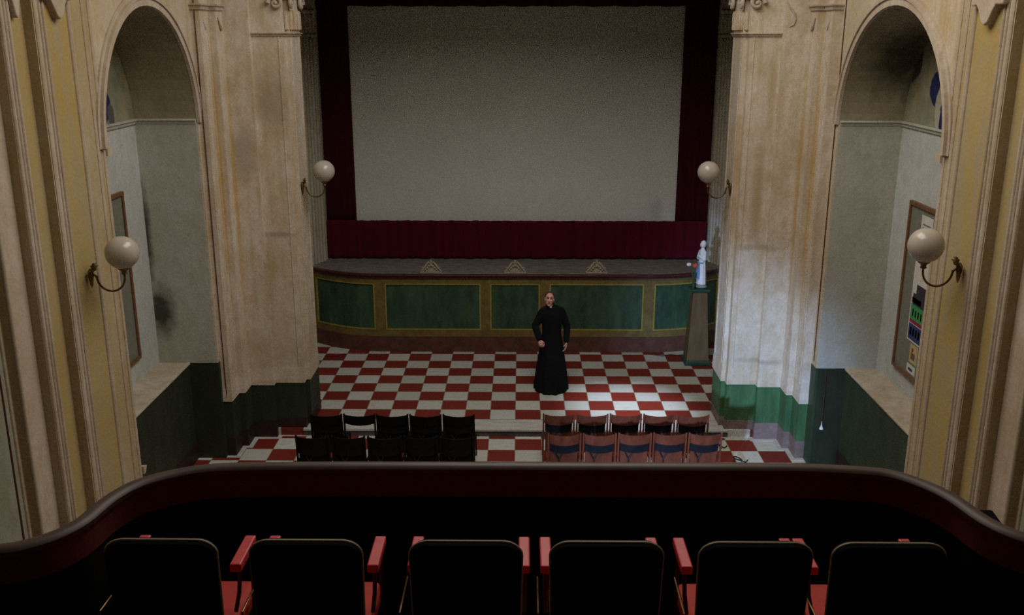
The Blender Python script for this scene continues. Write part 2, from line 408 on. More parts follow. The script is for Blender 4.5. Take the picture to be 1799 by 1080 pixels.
def side_wall(s, q):
    side = 'left' if s < 0 else 'right'
    X = lambda x: s*x
    yA, yB = q['yA'], q['yB']; ym = (yA+yB)/2; ry = (yA-yB)/2; zsp = 4.70; rz = 1.44
    # --- wall with arch : spandrel above the opening
    bm = bmesh.new()
    n = 32; A = []
    for a in arc(n, 0, PI):
        A.append((ym + ry*math.cos(a), zsp + rz*math.sin(a)))
    for i in range(n):
        (ya, za), (yb, zb) = A[i], A[i+1]
        for x in (4.2, 5.6):
            vs = [bm.verts.new((X(x), ya, za)), bm.verts.new((X(x), ya, TOP)), bm.verts.new((X(x), yb, TOP)), bm.verts.new((X(x), yb, zb))]
            bm.faces.new(vs)
        bm.faces.new([bm.verts.new((X(4.2), ya, za)), bm.verts.new((X(4.2), yb, zb)), bm.verts.new((X(5.6), yb, zb)), bm.verts.new((X(5.6), ya, za))]).material_index = 1
    # jamb strip by the pier, and block beside the near pilasters
    box(bm, X(4.2), yA, ZS, X(5.6), -1.54, TOP)
    box(bm, X(4.21), yB-0.05, -0.12, X(5.6), yB, TOP)
    root = struct(link('wall_'+side, bm, [m_wall, m_vault]), 'stained cream plaster nave wall with an arched niche, %s side' % side)
    # --- niche lining
    bm = bmesh.new()
    box(bm, X(4.215), yA-0.012, ZS, X(5.2), yA, 4.70)
    box(bm, X(4.215), yB, ZS, X(5.2), yB+0.012, 4.70)
    link('niche_reveal', bm, m_niche, root)
    bm = bmesh.new(); box(bm, X(5.03), yB, ZS-0.3, X(5.2), yA, 4.66); link('niche_back', bm, m_backwall, root)
    # lunette with faded fresco : flat painted end of the vault
    bm = bmesh.new()
    extrude_x(bm, [(ym + ry*math.cos(a), 4.66 + (rz+0.04)*math.sin(a)) for a in arc(24, 0, PI)], X(5.03), X(5.2))
    link('lunette', bm, q['fresco'], root)
    bm = bmesh.new()
    if s < 0: pts = [(X(4.22), yA), (X(5.03), yA), (X(5.03), yB), (X(4.22), yB)]; pts = pts[::-1]
    else: pts = [(4.22, yA), (5.03, yA), (5.03, yB), (4.22, yB)]
    if s > 0: pts = pts[::-1]
    P2 = pts if s > 0 else pts
    # ensure growth toward the inside of the niche
    prof_pts = [Vector(p) for p in P2]
    d = prof_pts[1]-prof_pts[0]; nrm = Vector((-d.y, d.x)); c = Vector((X(4.6), ym))
    if nrm.dot(c-prof_pts[0]) < 0: P2 = P2[::-1]
    cornice_strip(bm, P2, 4.74, 0.045, 0.075)
    link('niche_cornice', bm, m_niche, root, bevel=0.003)
    # archivolt : raised band round the arch
    bm = bmesh.new()
    def band(r0, r1, x0, x1):
        rg = []
        for a in arc(40, 0, PI):
            rg.append([bm.verts.new((X(x), ym+(ry+r)*math.cos(a), zsp+(rz+r)*math.sin(a))) for x, r in ((x0, r0), (x1, r0), (x1, r1), (x0, r1))])
        for U, V in zip(rg, rg[1:]):
            for k in range(4): bm.faces.new([U[k], U[(k+1) % 4], V[(k+1) % 4], V[k]])
        bm.faces.new(rg[0][::-1]); bm.faces.new(rg[-1])
    band(-0.005, 0.075, 4.21, 4.165); band(0.075, 0.10, 4.21, 4.145); band(0.10, 0.15, 4.21, 4.18)
    link('archivolt', bm, m_mould, root)
    # impost ends
    bm = bmesh.new()
    for yy, sg in ((yB, -1),):
        extrude_x(bm, [(yy+0.09, zsp+0.0), (yy+0.09, zsp-0.03), (yy+0.03, zsp-0.08), (yy-0.03, zsp-0.08), (yy-0.03, zsp+0.0)], X(4.30), X(4.16))
    extrude_x(bm, [(yB+0.07, 1.12), (yB+0.02, 1.05), (yB-0.02, 1.05), (yB-0.02, 1.14)], X(4.30), X(4.16))
    link('impost', bm, m_mould, root)
    # --- sill block with painted dado
    bm = bmesh.new(); box(bm, X(4.62), yB, -0.12, X(5.1), yA-0.001, ZS-0.03); link('sill_front', bm, m_dado_shade if s < 0 else q['sillm'], root)
    bm = bmesh.new(); box(bm, X(4.60), yB, ZS-0.03, X(5.1), yA-0.001, ZS); link('sill', bm, m_sill, root, bevel=0.008)
    bm = bmesh.new(); box(bm, X(4.60), yB, -0.12, X(4.62), yA-0.001, 0.12); link('sill_plinth', bm, m_plinth_dark, root)
    # --- the pier
    prof = [(5.6, -1.54), (4.19, -1.54), (4.08, -1.54), (4.08, -1.19), (3.99, -1.19), (3.99, -0.86), (3.645, -0.86), (3.645, -0.75),
            (3.21, -0.75), (3.21, -0.60), (3.15, -0.60), (3.15, 0.05), (5.6, 0.05)]
    prof[1] = (4.20, -1.54)
    pl = [(X(x), y) for x, y in prof]
    bm = bmesh.new()
    inner = offset(pl, 0.0)
    prism(bm, offset(pl, 0.014), ZD, ZD+0.06)
    prism(bm, offset(pl, 0.014), ZD+0.06, ZD+0.26, top=offset(pl, 0.001))
    prism(bm, offset(pl, 0.001), ZD+0.26, TOP)
    link('pier', bm, m_pier, root)
    bm = bmesh.new(); prism(bm, pl, ZP, ZD)
    link('dado', bm, q['dado'], root)
    bm = bmesh.new(); box(bm, X(4.2), yA, -0.12, X(5.6), -1.541, ZS); link('dado', bm, q['jamb'], root)
    bm = bmesh.new(); box(bm, X(4.235), yA-0.006, -0.12, X(4.62), yA, ZS); link('dado', bm, m_dado_shade, root)
    bm = bmesh.new(); prism(bm, offset(pl, 0.006), -0.12, ZP); link('plinth', bm, q['plinth'], root)
    # marble border on the floor round the pier
    bm = bmesh.new(); bd = offset([p for p in pl], 0.075); prism(bm, bd, ZL-0.01, ZL+0.004)
    link('floor_border', bm, m_marble, root)
    # raised vertical fillets on the pier
    bm = bmesh.new()
    for x, y in ((3.27, -0.75),):
        box(bm, X(x)-0.010, y-0.008, 1.0, X(x)+0.010, y+0.001, 5.8)
    for x, y0, y1 in ((4.08, -1.50, -1.47), (4.08, -1.27, -1.24), (3.15, -0.55, -0.52), (3.15, -0.06, -0.03)):
        box(bm, X(x-0.009), y0, 1.0, X(x+0.001), y1, 5.8)
    link('fillet', bm, m_pier, root, bevel=0.004)
    # cornice on the outer pier pilaster with two carved hooks under it
    bm = bmesh.new()
    pts = [(X(4.20), -1.54), (X(4.08), -1.54), (X(4.08), -1.19), (X(3.99), -1.19), (X(3.99), -0.88)]
    dd = Vector(pts[1])-Vector(pts[0])
    if Vector((-dd.y, dd.x)).y > 0: pts = pts[::-1]
    cornice_strip(bm, pts, 6.20, 0.05, 0.09)
    link('pier_cornice', bm, m_mould, root)
    bm = bmesh.new()
    for x in (4.10, 3.99):
        y = -1.37 if x > 4.05 else -1.03
        tube(bm, [(X(x-0.01), y-0.06, 6.04), (X(x-0.02), y-0.03, 5.96), (X(x-0.02), y+0.01, 5.90), (X(x-0.015), y+0.05, 5.87)], [0.012, 0.016, 0.020, 0.010], 8)
    link('carved_hook', bm, m_mould, root, smooth=True)
    # astragal and capital of the inner pilaster
    bm = bmesh.new()
    pts = [(X(3.645), -0.75), (X(3.21), -0.75), (X(3.21), -0.60), (X(3.15), -0.60), (X(3.15), 0.05)]
    dd = Vector(pts[1])-Vector(pts[0])
    if Vector((-dd.y, dd.x)).y > 0: pts = pts[::-1]
    cornice_strip(bm, pts, 5.84, 0.045, 0.055)
    link('astragal', bm, m_mould, root, bevel=0.006)
    bm = bmesh.new()
    for i in range(6):
        y = -0.54 + i*0.105
        lathe(bm, [(0.012, 0), (0.036, 0.015), (0.036, 0.22), (0.028, 0.26), (0.008, 0.275)], (X(3.14), y, 5.87), 10)
    for i in range(2):
        lathe(bm, [(0.012, 0), (0.034, 0.015), (0.034, 0.22), (0.028, 0.26), (0.008, 0.275)], (X(3.185-i*0.0), -0.61+i*0.0 - 0.0, 5.87), 10)
    cap = link('capital', bm, mottled('capital_plaster_'+side, (0.34, 0.20, 0.09), (0.55, 0.46, 0.34), 10, (1, 1, 0.3), rough=0.9), root, smooth=True)
    bm = bmesh.new()
    for (cx, cy_, ax) in ((3.13, -0.60, 0), (3.13, 0.02, 0), (3.27, -0.77, 1)):
        pts = []
        for k in range(30):
            a = k/29*2.6*PI; r = 0.105*(1-k/34)
            u, v = r*math.cos(a), r*math.sin(a)
            pts.append((X(cx-0.03), cy_+u, 6.235+v) if ax == 0 else (X(cx+u), cy_-0.03, 6.235+v))
        tube(bm, pts, [0.034-0.02*k/29 for k in range(30)], 8)
        ball(bm, (X(cx-0.03), cy_, 6.235) if ax == 0 else (X(cx), cy_-0.03, 6.235), 0.03)
    box(bm, X(3.10), -0.76, 6.33, X(3.5), 0.04, 6.42); box(bm, X(3.07), -0.79, 6.42, X(3.52), 0.05, 6.48)
    link('volute', bm, m_mould, root, smooth=True)
    # --- near pilasters
    p1, p2, p3, p4 = q['p']
    bm = bmesh.new()
    poly = [(5.6, yB-0.001), (4.20, yB-0.001), (4.20, p1), (4.10, p1), (4.10, p2), (4.19, p2), (4.19, p3), (4.28, p3), (4.28, p4), (4.36, p4), (4.36, -16.9), (5.6, -16.9)]
    prism(bm, [(X(x), y) for x, y in poly], -0.12, TOP)
    link('nave_pier', bm, m_npier, root)
    # ochre panels and their light mouldings (vertical)
    bm = bmesh.new()
    box(bm, X(4.098), p2+0.20, 0.3, X(4.11), p1-0.02, 6.6)
    box(bm, X(4.188), p3+0.17, 0.3, X(4.20), p2-0.03, 6.6)
    box(bm, X(4.198), p1+0.12, 0.3, X(4.21), p1+0.24, 6.6)
    link('panel', bm, m_ochre, root)
    bm = bmesh.new()
    def vm(x, y, w, d=0.022): # rounded vertical moulding on a nave-facing face
        lathe(bm, [(w/2, 0.0), (w/2, 6.6)], (X(x), y, 0.02), 10, sx=d/(w/2))
    for y, w in ((p2+0.05, 0.07), (p2+0.115, 0.04), (p2+0.175, 0.035)): vm(4.10, y, w)
    vm(4.10, p1-0.012, 0.03)
    for y, w in ((p3+0.03, 0.05), (p3+0.085, 0.035), (p3+0.14, 0.04)): vm(4.19, y, w)
    for y, w in ((p1+0.06, 0.045), (p1+0.11, 0.03), (p1+0.25, 0.035), (yB-0.17, 0.05), (yB-0.03, 0.05)): vm(4.20, y, w, 0.018)
    for y, w in ((p4+0.02, 0.045),): vm(4.28, y, w)
    vm(4.36, p4-0.06, 0.03)
    link('moulding', bm, m_mould, root, smooth=True)
    bm = bmesh.new(); box(bm, X(4.274), p4+0.05, 0.0, X(4.29), p3-0.001, TOP-0.1); link('plain_strip', bm, m_mould, root)
    bm = bmesh.new(); box(bm, X(4.355), -9.6, 0.0, X(4.37), p4-0.09, 5.2); link('painted_panel', bm, m_side, root)
    # scalloped brackets hanging at the top of the panels
    bm = bmesh.new()
    extrude_x(bm, scallop(p2+0.10, p1-0.02, q['zb'], 0.17, 6.8), X(4.11), X(4.03))
    extrude_x(bm, scallop(p3+0.08, p2-0.06, q['zb'], 0.17, 6.8), X(4.20), X(4.13))
    extrude_x(bm, [(p1+0.03, q['zb']), (p1+0.10, q['zb']-0.09), (p1+0.16, q['zb']), (p1+0.16, 6.8), (p1+0.03, 6.8)], X(4.21), X(4.15))
    link('scalloped_bracket', bm, m_mould, root, bevel=0.012)
    return root


def relief():
    bm = bmesh.new()
    tube(bm, [(3.66, -0.865, 6.24), (3.70, -0.87, 6.17), (3.76, -0.87, 6.10), (3.78, -0.87, 6.02), (3.76, -0.87, 5.95), (3.70, -0.865, 5.92)], [0.004, 0.012, 0.014, 0.013, 0.010, 0.004], 8)
    link('carved_relief', bm, m_mould, wr, smooth=True)
def fresco(name, s, items):
    n = N(name)
    c = n.mix(n.ramp(n.noise(2.5, detail=6), 0.35, 0.65), (0.16, 0.17, 0.12), (0.30, 0.28, 0.19))
    c = n.mix(n.math('MULTIPLY', n.ramp(n.noise(4, detail=6, off=(2, 9, 4)), 0.52, 0.66), 0.6), c, (0.35, 0.24, 0.09))
    for ctr, rad, col in items:
        mp = n.node('ShaderNodeVectorMath', operation='SUBTRACT'); n.link(n.pos, mp.inputs[0]); mp.inputs[1].default_value = ctr
        dv = n.node('ShaderNodeVectorMath', operation='DIVIDE'); n.link(mp.outputs[0], dv.inputs[0]); dv.inputs[1].default_value = rad
        ln = n.node('ShaderNodeVectorMath', operation='LENGTH'); n.link(dv.outputs[0], ln.inputs[0])
        d = n.math('ADD', ln.outputs['Value'], n.math('MULTIPLY', n.noise(7, detail=3), 0.5))
        c = n.mix(n.ramp(d, 1.3, 1.2), c, col)
    return n.out(c, 0.95, spec=0.05)
NAVY = (0.025, 0.03, 0.085)
fr_l = fresco('faded_fresco_left', -1, [((-5.03, -2.50, 4.98), (0.5, 0.17, 0.20), NAVY), ((-5.03, -2.35, 4.85), (0.5, 0.10, 0.14), (0.10, 0.09, 0.09))])
fr_r = fresco('faded_fresco_right', 1, [((5.03, -2.70, 5.20), (0.5, 0.20, 0.20), NAVY), ((5.03, -2.95, 5.0), (0.5, 0.24, 0.34), (0.40, 0.36, 0.27)),
                                        ((5.03, -2.98, 4.93), (0.5, 0.13, 0.30), NAVY), ((5.03, -3.08, 5.25), (0.5, 0.16, 0.18), NAVY),
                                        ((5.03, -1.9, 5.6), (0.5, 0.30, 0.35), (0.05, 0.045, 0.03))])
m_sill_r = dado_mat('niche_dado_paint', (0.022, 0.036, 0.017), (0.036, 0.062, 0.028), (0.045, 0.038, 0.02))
m_dado_l = dado_mat('shaded_green_dado_paint', (0.016, 0.022, 0.011), (0.028, 0.042, 0.020), (0.030, 0.026, 0.014))  # left copy of the green dado, its shade put into the colour
wl = side_wall(-1, dict(yA=-1.62, yB=-4.57, p=(-5.28, -5.94, -6.33, -6.66), fresco=fr_l, dado=m_dado_l, zb=6.12, jamb=m_dado_l, sillm=m_dado_shade, plinth=m_plinth_dark))
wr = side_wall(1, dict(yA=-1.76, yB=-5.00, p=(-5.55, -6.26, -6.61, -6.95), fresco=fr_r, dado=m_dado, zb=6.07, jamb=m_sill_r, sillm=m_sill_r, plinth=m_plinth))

relief()
# chancel walls behind the piers, back wall, header, ceiling
def fluted(bm, x0, y0, x1, y1, z0, z1, n, r):
    for i in range(n):
        t = (i+0.5)/n
        lathe(bm, [(r, 0), (r, z1-z0)], (x0+(x1-x0)*t, y0+(y1-y0)*t, z0), 10)
for s, nm in ((-1, 'chancel_left'), (1, 'chancel_right')):
    bm = bmesh.new()
    poly = [(5.6, 0.05), (4.10, 0.05), (4.10, 3.30), (3.985, 3.56), (3.76, 4.16), (3.76, 4.7), (5.6, 4.7)]
    prism(bm, [(s*x, y) for x, y in poly], -0.12, TOP)
    w = struct(link('wall_'+nm, bm, m_chancel), 'dim grey plaster wall beside the stage, %s side' % ('left' if s < 0 else 'right'))
    bm = bmesh.new(); fluted(bm, s*3.96, 3.60, s*3.775, 4.08, 1.52, 5.74, 5, 0.034); link('fluting', bm, m_chancel, w, smooth=True)
    bm = bmesh.new()
    fluted(bm, s*3.95, 3.60, s*3.77, 4.08, 5.86, 6.16, 4, 0.055)
    for k in range(4):
        ball(bm, (s*(3.93-0.05*k), 3.62+0.13*k, 6.22), (0.06, 0.07, 0.05))
    link('capital', bm, m_chancel, w, smooth=True)
    bm = bmesh.new()
    tube(bm, [(s*4.0, 3.50, 5.80), (s*3.755, 4.15, 5.80)], 0.03, 8); link('astragal', bm, m_chancel, w, smooth=True)
bm = bmesh.new(); box(bm, -5.6, 4.7, -0.3, 5.6, 4.95, TOP); struct(link('wall_back', bm, m_dark))
bm = bmesh.new(); box(bm, -5.6, -17.2, -0.3, 5.6, -17.0, TOP); struct(link('wall_front', bm, m_dark))
bm = bmesh.new()
n = 20; pa = [(-3.3, TOP)]
for a in arc(n, PI, 0): pa.append((3.2*math.cos(a), 6.55 + 0.45*math.sin(a)))
pa += [(3.3, TOP)]
extrude_y(bm, pa, -0.35, 0.05); struct(link('wall_chancel_arch', bm, m_wall))
bm = bmesh.new(); extrude_y(bm, [(-4.1, 7.6), (4.1, 7.6), (4.1, TOP), (-4.1, TOP)], 0.05, 4.7); struct(link('ceiling_chancel', bm, m_ceiling))
bm = bmesh.new(); box(bm, -5.6, -17.2, TOP, 5.6, 4.95, TOP+0.2); struct(link('ceiling', bm, m_ceiling))

# ------------------------------------------------------------ stage
def front_y(x):
    a = abs(x)
    if a < 2.65: return 2.97
    pts = [(2.65, 2.97), (3.0, 3.03), (3.3, 3.13), (3.6, 3.30), (3.985, 3.56)]
    for (xa, ya), (xb, yb) in zip(pts, pts[1:]):
        if a <= xb: return ya + (yb-ya)*(a-xa)/(xb-xa)
    return 3.56
XS = [-3.98+0.0*i for i in range(0)]
XS = sorted(set([round(-3.97+7.94*i/64, 4) for i in range(65)]))
def ribbon(bm, x0, x1, z0, z1, out, thick=0.05, mi=0):
    """strip of the stage front between x0,x1: stands 'out' in front of the base line"""
    xs = [x0] + [x for x in XS if x0+1e-3 < x < x1-1e-3] + [x1]
    def nrm(x):
        d = 0.02; v = Vector((2*d, front_y(x+d)-front_y(x-d))).normalized(); return Vector((v.y, -v.x))
    rg = []
    for x in xs:
        nn = nrm(x); p = Vector((x, front_y(x)))
        a = p + nn*out; b = p - nn*thick
        rg.append([bm.verts.new((a.x, a.y, z0)), bm.verts.new((a.x, a.y, z1)), bm.verts.new((b.x, b.y, z1)), bm.verts.new((b.x, b.y, z0))])
    for A, B in zip(rg, rg[1:]):
        for k in range(4): bm.faces.new([A[k], A[(k+1) % 4], B[(k+1) % 4], B[k]]).material_index = mi
    bm.faces.new(rg[0][::-1]); bm.faces.new(rg[-1])
st = thing('stage', 'raised stage with green painted panels in gold frames and curved ends', 'stage', (0, 3.6, 0))
def sub(name, bm, m, **k):
    o = link(name, bm, m, None, **k); o.parent = st; o.matrix_parent_inverse = Matrix.Translation((0, -3.6, 0)); return o
bm = bmesh.new()
pl = [(x, front_y(x)-0.06) for x in XS] + [(3.75, 4.19), (-3.75, 4.19)]
pl = [(-3.97, 3.56)] + [p for p in pl]
prism(bm, [(x, front_y(x)-0.05) for x in XS] + [(3.75, 4.69), (-3.75, 4.69)], 1.44, 1.52); sub('stage_floor', bm, m_stage_top)
bm = bmesh.new(); ribbon(bm, -3.97, 3.97, 1.485, 1.521, 0.085, 0.0); ribbon(bm, -3.97, 3.97, 1.445, 1.485, 0.06, 0.0); sub('stage_rim', bm, m_rim, bevel=0.008)
bm = bmesh.new()
ribbon(bm, -3.97, 3.97, 1.335, 1.445, 0.02); ribbon(bm, -3.97, 3.97, 0.30, 0.43, 0.02)
stiles = [(-3.97, -3.86), (-2.66, -2.47), (-0.67, -0.495), (0.44, 0.62), (2.385, 2.58), (3.86, 3.97)]
for a, b in stiles: ribbon(bm, a, b, 0.43, 1.335, 0.02)
sub('panel_frame', bm, m_frame)
bm = bmesh.new()
L = 0.022
ribbon(bm, -3.97, 3.97, 1.437, 1.447, 0.026, 0)
for (a0, a), (b, b0) in zip(stiles, stiles[1:]):
    ribbon(bm, a, b, 0.43, 0.43+L, 0.026, 0); ribbon(bm, a, b, 1.335-L, 1.335, 0.026, 0)
    ribbon(bm, a, a+L*1.15, 0.43, 1.335, 0.027, 0); ribbon(bm, b-L*1.15, b, 0.43, 1.335, 0.027, 0)
sub('gold_line', bm, m_gold)
for (a0, a), (b, b0) in zip(stiles, stiles[1:]):
    bm = bmesh.new(); ribbon(bm, a, b, 0.43, 1.335, 0.0); sub('panel', bm, m_panel)
bm = bmesh.new(); ribbon(bm, -3.97, 3.97, 0.0, 0.30, 0.035); sub('stage_plinth', bm, m_splinth)

# ------------------------------------------------------------ screen and curtains
bm = bmesh.new(); box(bm, -3.55, 4.34, 2.10, 3.50, 4.37, 6.75)
tag(link('projection_screen', bm, m_screen), 'large blank off-white cinema screen above the stage', 'screen')
def curtain(name, label, x0, x1, z0, z1, y, mat, waves, amp, wob=0.0, seedv=0, scall=0.0):
    rnd = random.Random(seedv); bm = bmesh.new(); nx = max(12, int(waves*12)); nz = 14
    ph = [rnd.uniform(0, 6) for _ in range(4)]
    g = []
    for j in range(nz+1):
        row = []
        for i in range(nx+1):
            u = i/nx; v = j/nz; a = u*waves*2*PI
            w = math.sin(a + 0.9*math.sin(u*waves*1.7+ph[0]))*0.6 + 0.4*math.sin(a*0.47+ph[1]+v*0.5) + 0.25*math.sin(a*2.1+ph[2])
            zz = z0+(z1-z0)*v
            if j == 0: zz += scall*(math.sin(a*0.5+ph[3])+0.5*math.sin(a*1.3))
            row.append(bm.verts.new((x0+(x1-x0)*u + 0.01*math.sin(a*0.7+v), y + amp*w*(1-0.25*v), zz)))
        g.append(row)
    for j in range(nz):
        for i in range(nx): bm.faces.new([g[j][i], g[j][i+1], g[j+1][i+1], g[j+1][i]])
    o = link(name, bm, mat, smooth=True)
    sm = o.modifiers.new('thick', 'SOLIDIFY'); sm.thickness = 0.012
    return tag(o, label, 'curtain')
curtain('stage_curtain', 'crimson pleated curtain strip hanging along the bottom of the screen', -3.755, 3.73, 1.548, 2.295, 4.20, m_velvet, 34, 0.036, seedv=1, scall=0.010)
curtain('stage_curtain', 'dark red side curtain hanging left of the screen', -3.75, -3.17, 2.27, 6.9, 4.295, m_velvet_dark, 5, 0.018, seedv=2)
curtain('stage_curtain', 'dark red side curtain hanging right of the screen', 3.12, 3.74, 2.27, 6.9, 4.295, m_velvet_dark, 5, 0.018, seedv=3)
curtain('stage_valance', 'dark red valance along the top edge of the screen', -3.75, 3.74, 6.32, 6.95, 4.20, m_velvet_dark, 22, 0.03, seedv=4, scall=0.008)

# ------------------------------------------------------------ footlight crests
def crest(label, loc):
    t = thing('footlight_hood', label, 'ornament', loc, 0, 'carved hoods along the stage edge')
    bm = bmesh.new(); box(bm, -0.205, -0.05, 0, 0.205, 0.10, 0.022); link('base', bm, m_plastercrest, t, bevel=0.006)
    bm = bmesh.new()
    extrude_y(bm, [(-0.17, 0.02), (0.17, 0.02), (0.13, 0.075), (0.07, 0.14), (0.03, 0.19), (-0.03, 0.19), (-0.07, 0.14), (-0.13, 0.075)], -0.01, 0.09)
    link('hood', bm, m_plastercrest, t, bevel=0.01)
    bm = bmesh.new()
    for sx in (-1, 1):
        pts = [(sx*0.18, -0.02, 0.035), (sx*0.13, -0.02, 0.09), (sx*0.09, -0.02, 0.15), (sx*0.045, -0.025, 0.205), (sx*0.01, -0.03, 0.195), (sx*0.025, -0.035, 0.165)]
        tube(bm, pts, [0.012, 0.018, 0.02, 0.02, 0.014, 0.01], 8)
        tube(bm, [(sx*0.13, -0.025, 0.09), (sx*0.155, -0.03, 0.115), (sx*0.175, -0.03, 0.095)], [0.014, 0.012, 0.008], 8)
        for k in range(3): ball(bm, (sx*(0.035+0.035*k), -0.03, 0.13-0.035*k), (0.018, 0.014, 0.02), u=8, v=6)
    ball(bm, (0, -0.03, 0.225), (0.022, 0.018, 0.028), u=10, v=8); ball(bm, (0, -0.035, 0.15), (0.022, 0.016, 0.03), u=10, v=8)
    link('scrollwork', bm, m_plastercrest, t, smooth=True)
    return t
c0 = crest('carved gilt hood on the stage edge, leftmost of three', (-1.60, 3.07, 1.521))
dup(c0, (-0.025, 3.07, 1.521), label='carved gilt hood on the stage edge, middle of three, above the green panels')
dup(c0, (1.50, 3.07, 1.521), label='carved gilt hood on the stage edge, rightmost of three, nearest the statue')

# ------------------------------------------------------------ wall lamps
def wall_lamp(label, loc, rz):
    """arm points along +x"""
    t = thing('wall_lamp', label, 'wall lamp', loc, rz, 'brass wall lamps with round glass globes')
    bm = bmesh.new()
    lathe(bm, [(0.004, -0.13), (0.02, -0.10), (0.03, -0.05), (0.042, -0.01), (0.042, 0.03), (0.025, 0.05), (0.01, 0.06)], (0.025, 0, 0), 12, sx=0.6)
    for a in (0.5, 1.05, 2.09, 2.64, 1.57):
        p = [(0.035, 0, 0.03), (0.06, 0.03*math.cos(a)*1.2, 0.03+0.03*math.sin(a)), (0.055, 0.075*math.cos(a), 0.035+0.07*math.sin(a)), (0.07, 0.095*math.cos(a), 0.03+0.085*math.sin(a))]
        tube(bm, p, [0.012, 0.011, 0.009, 0.003], 8)
    link('bracket', bm, m_brass, t, smooth=True)
    bm = bmesh.new(); pts = [(0.05, 0, 0.01), (0.085, 0, -0.03)]
    for a in arc(14, PI*0.98, 2*PI): pts.append((0.215+0.135*math.cos(a), 0, -0.02+0.135*math.sin(a)*1.05))
    pts.append((0.35, 0, 0.01)); tube(bm, pts, 0.0105, 10); link('arm', bm, m_brass, t, smooth=True)
    bm = bmesh.new(); lathe(bm, [(0.012, 0.0), (0.03, 0.012), (0.022, 0.03), (0.03, 0.045), (0.055, 0.062), (0.06, 0.075), (0.05, 0.078)], (0.35, 0, 0.0), 16)
    link('collar', bm, m_brass, t, smooth=True)
    bm = bmesh.new(); ball(bm, (0.35, 0, 0.218), 0.158, u=32, v=20); link('globe', bm, m_glass, t, smooth=True)
    return t
l0 = wall_lamp('brass wall lamp with opal globe on left pier beside the curtain', (-3.155, -0.43, 3.68), 0)
dup(l0, (3.155, -0.45, 3.68), PI, 'brass wall lamp with opal globe on right pier beside the curtain')
dup(l0, (-4.08, -5.54, 3.60), 0, 'brass wall lamp with opal globe on near left ochre pilaster')
dup(l0, (4.08, -5.95, 3.78), PI, 'brass wall lamp with opal globe on near right ochre pilaster')

# ------------------------------------------------------------ notice boards in the niches
def board(s, y0, y1, z0, z1, label):
    t = thing('notice_board', label, 'notice board', (s*5.03, (y0+y1)/2, z0))
    cy_ = (y0+y1)/2; h = z1-z0; w = (y1-y0)/2; x0, x1 = (-s*0.001, -s*0.045)
    bm = bmesh.new(); box(bm, x0, -w, 0, x1, w, 0.045); box(bm, x0, -w, h-0.045, x1, w, h)
    box(bm, x0, -w, 0.045, x1, -w+0.045, h-0.045); box(bm, x0, w-0.045, 0.045, x1, w, h-0.045); link('frame', bm, m_wood, t, bevel=0.004)
    bm = bmesh.new(); box(bm, x0, -w+0.045, 0.045, -s*0.02, w-0.045, h-0.045); link('felt_panel', bm, m_cork, t)
    return t
board(-1, -3.55, -2.33, 1.66, 3.90, 'tall brown framed notice board in the left niche')
board(1, -3.60, -2.38, 1.63, 3.82, 'tall brown framed notice board with posters in the right niche')
def sheet(name, label, y0, y1, z0, z1, bits, base=m_paper, group=None):
    """paper pinned on the right board; bits = (y0,y1,z0,z1,mat) in unit coords"""
    bm = bmesh.new(); mats = [base]; x = 5.009
    box(bm, x, y0, z0, x-0.003, y1, z1)
    for i, (a, b, c, d, m) in enumerate(bits):
        if m not in mats: mats.append(m)
        box(bm, x-0.003, y0+(y1-y0)*a, z0+(z1-z0)*c, x-0.0045, y0+(y1-y0)*b, z0+(z1-z0)*d, mats.index(m))
    return tag(link(name, bm, mats), label, 'poster', group)
# y increases away from the camera: the visible part is at the far (high y) end
bits = [(0.04, 0.96, 0.02, 0.20, m_blue_ink), (0.04, 0.96, 0.21, 0.25, m_red_ink), (0.04, 0.96, 0.25, 0.42, m_green_ink)]
for k in range(7):
    bits.append((0.10+k*0.12, 0.17+k*0.12, 0.07, 0.16, m_green_ink)); bits.append((0.10+k*0.12, 0.15+k*0.12, 0.29, 0.37, m_ink))
bits += [(0.30, 0.92, 0.42, 0.55, m_ink), (0.36, 0.80, 0.55, 0.66, m_ink), (0.55, 0.96, 0.44, 0.50, m_red_ink)]
sheet('film_poster', 'colourful film poster with dark figure and green band, on the right notice board', -3.40, -2.72, 2.10, 3.22, bits)
sheet('paper_notice', 'pale printed sheet pinned at the top of the right notice board', -3.1, -2.76, 3.33, 3.70,
      [(0.15, 0.85, 0.2+0.12*k, 0.25+0.12*k, m_cork) for k in range(5)])
sheet('paper_notice', 'small yellowed picture pinned below the film poster', -3.10, -2.86, 1.84, 2.08, [(0.3, 0.8, 0.2, 0.55, m_wood), (0.55, 0.75, 0.6, 0.8, m_red_ink)], m_paper_y)
sheet('paper_notice', 'small white leaflet at the bottom of the right notice board', -3.08, -2.82, 1.70, 1.81, [(0.3, 0.8, 0.3, 0.6, m_blue_ink)])

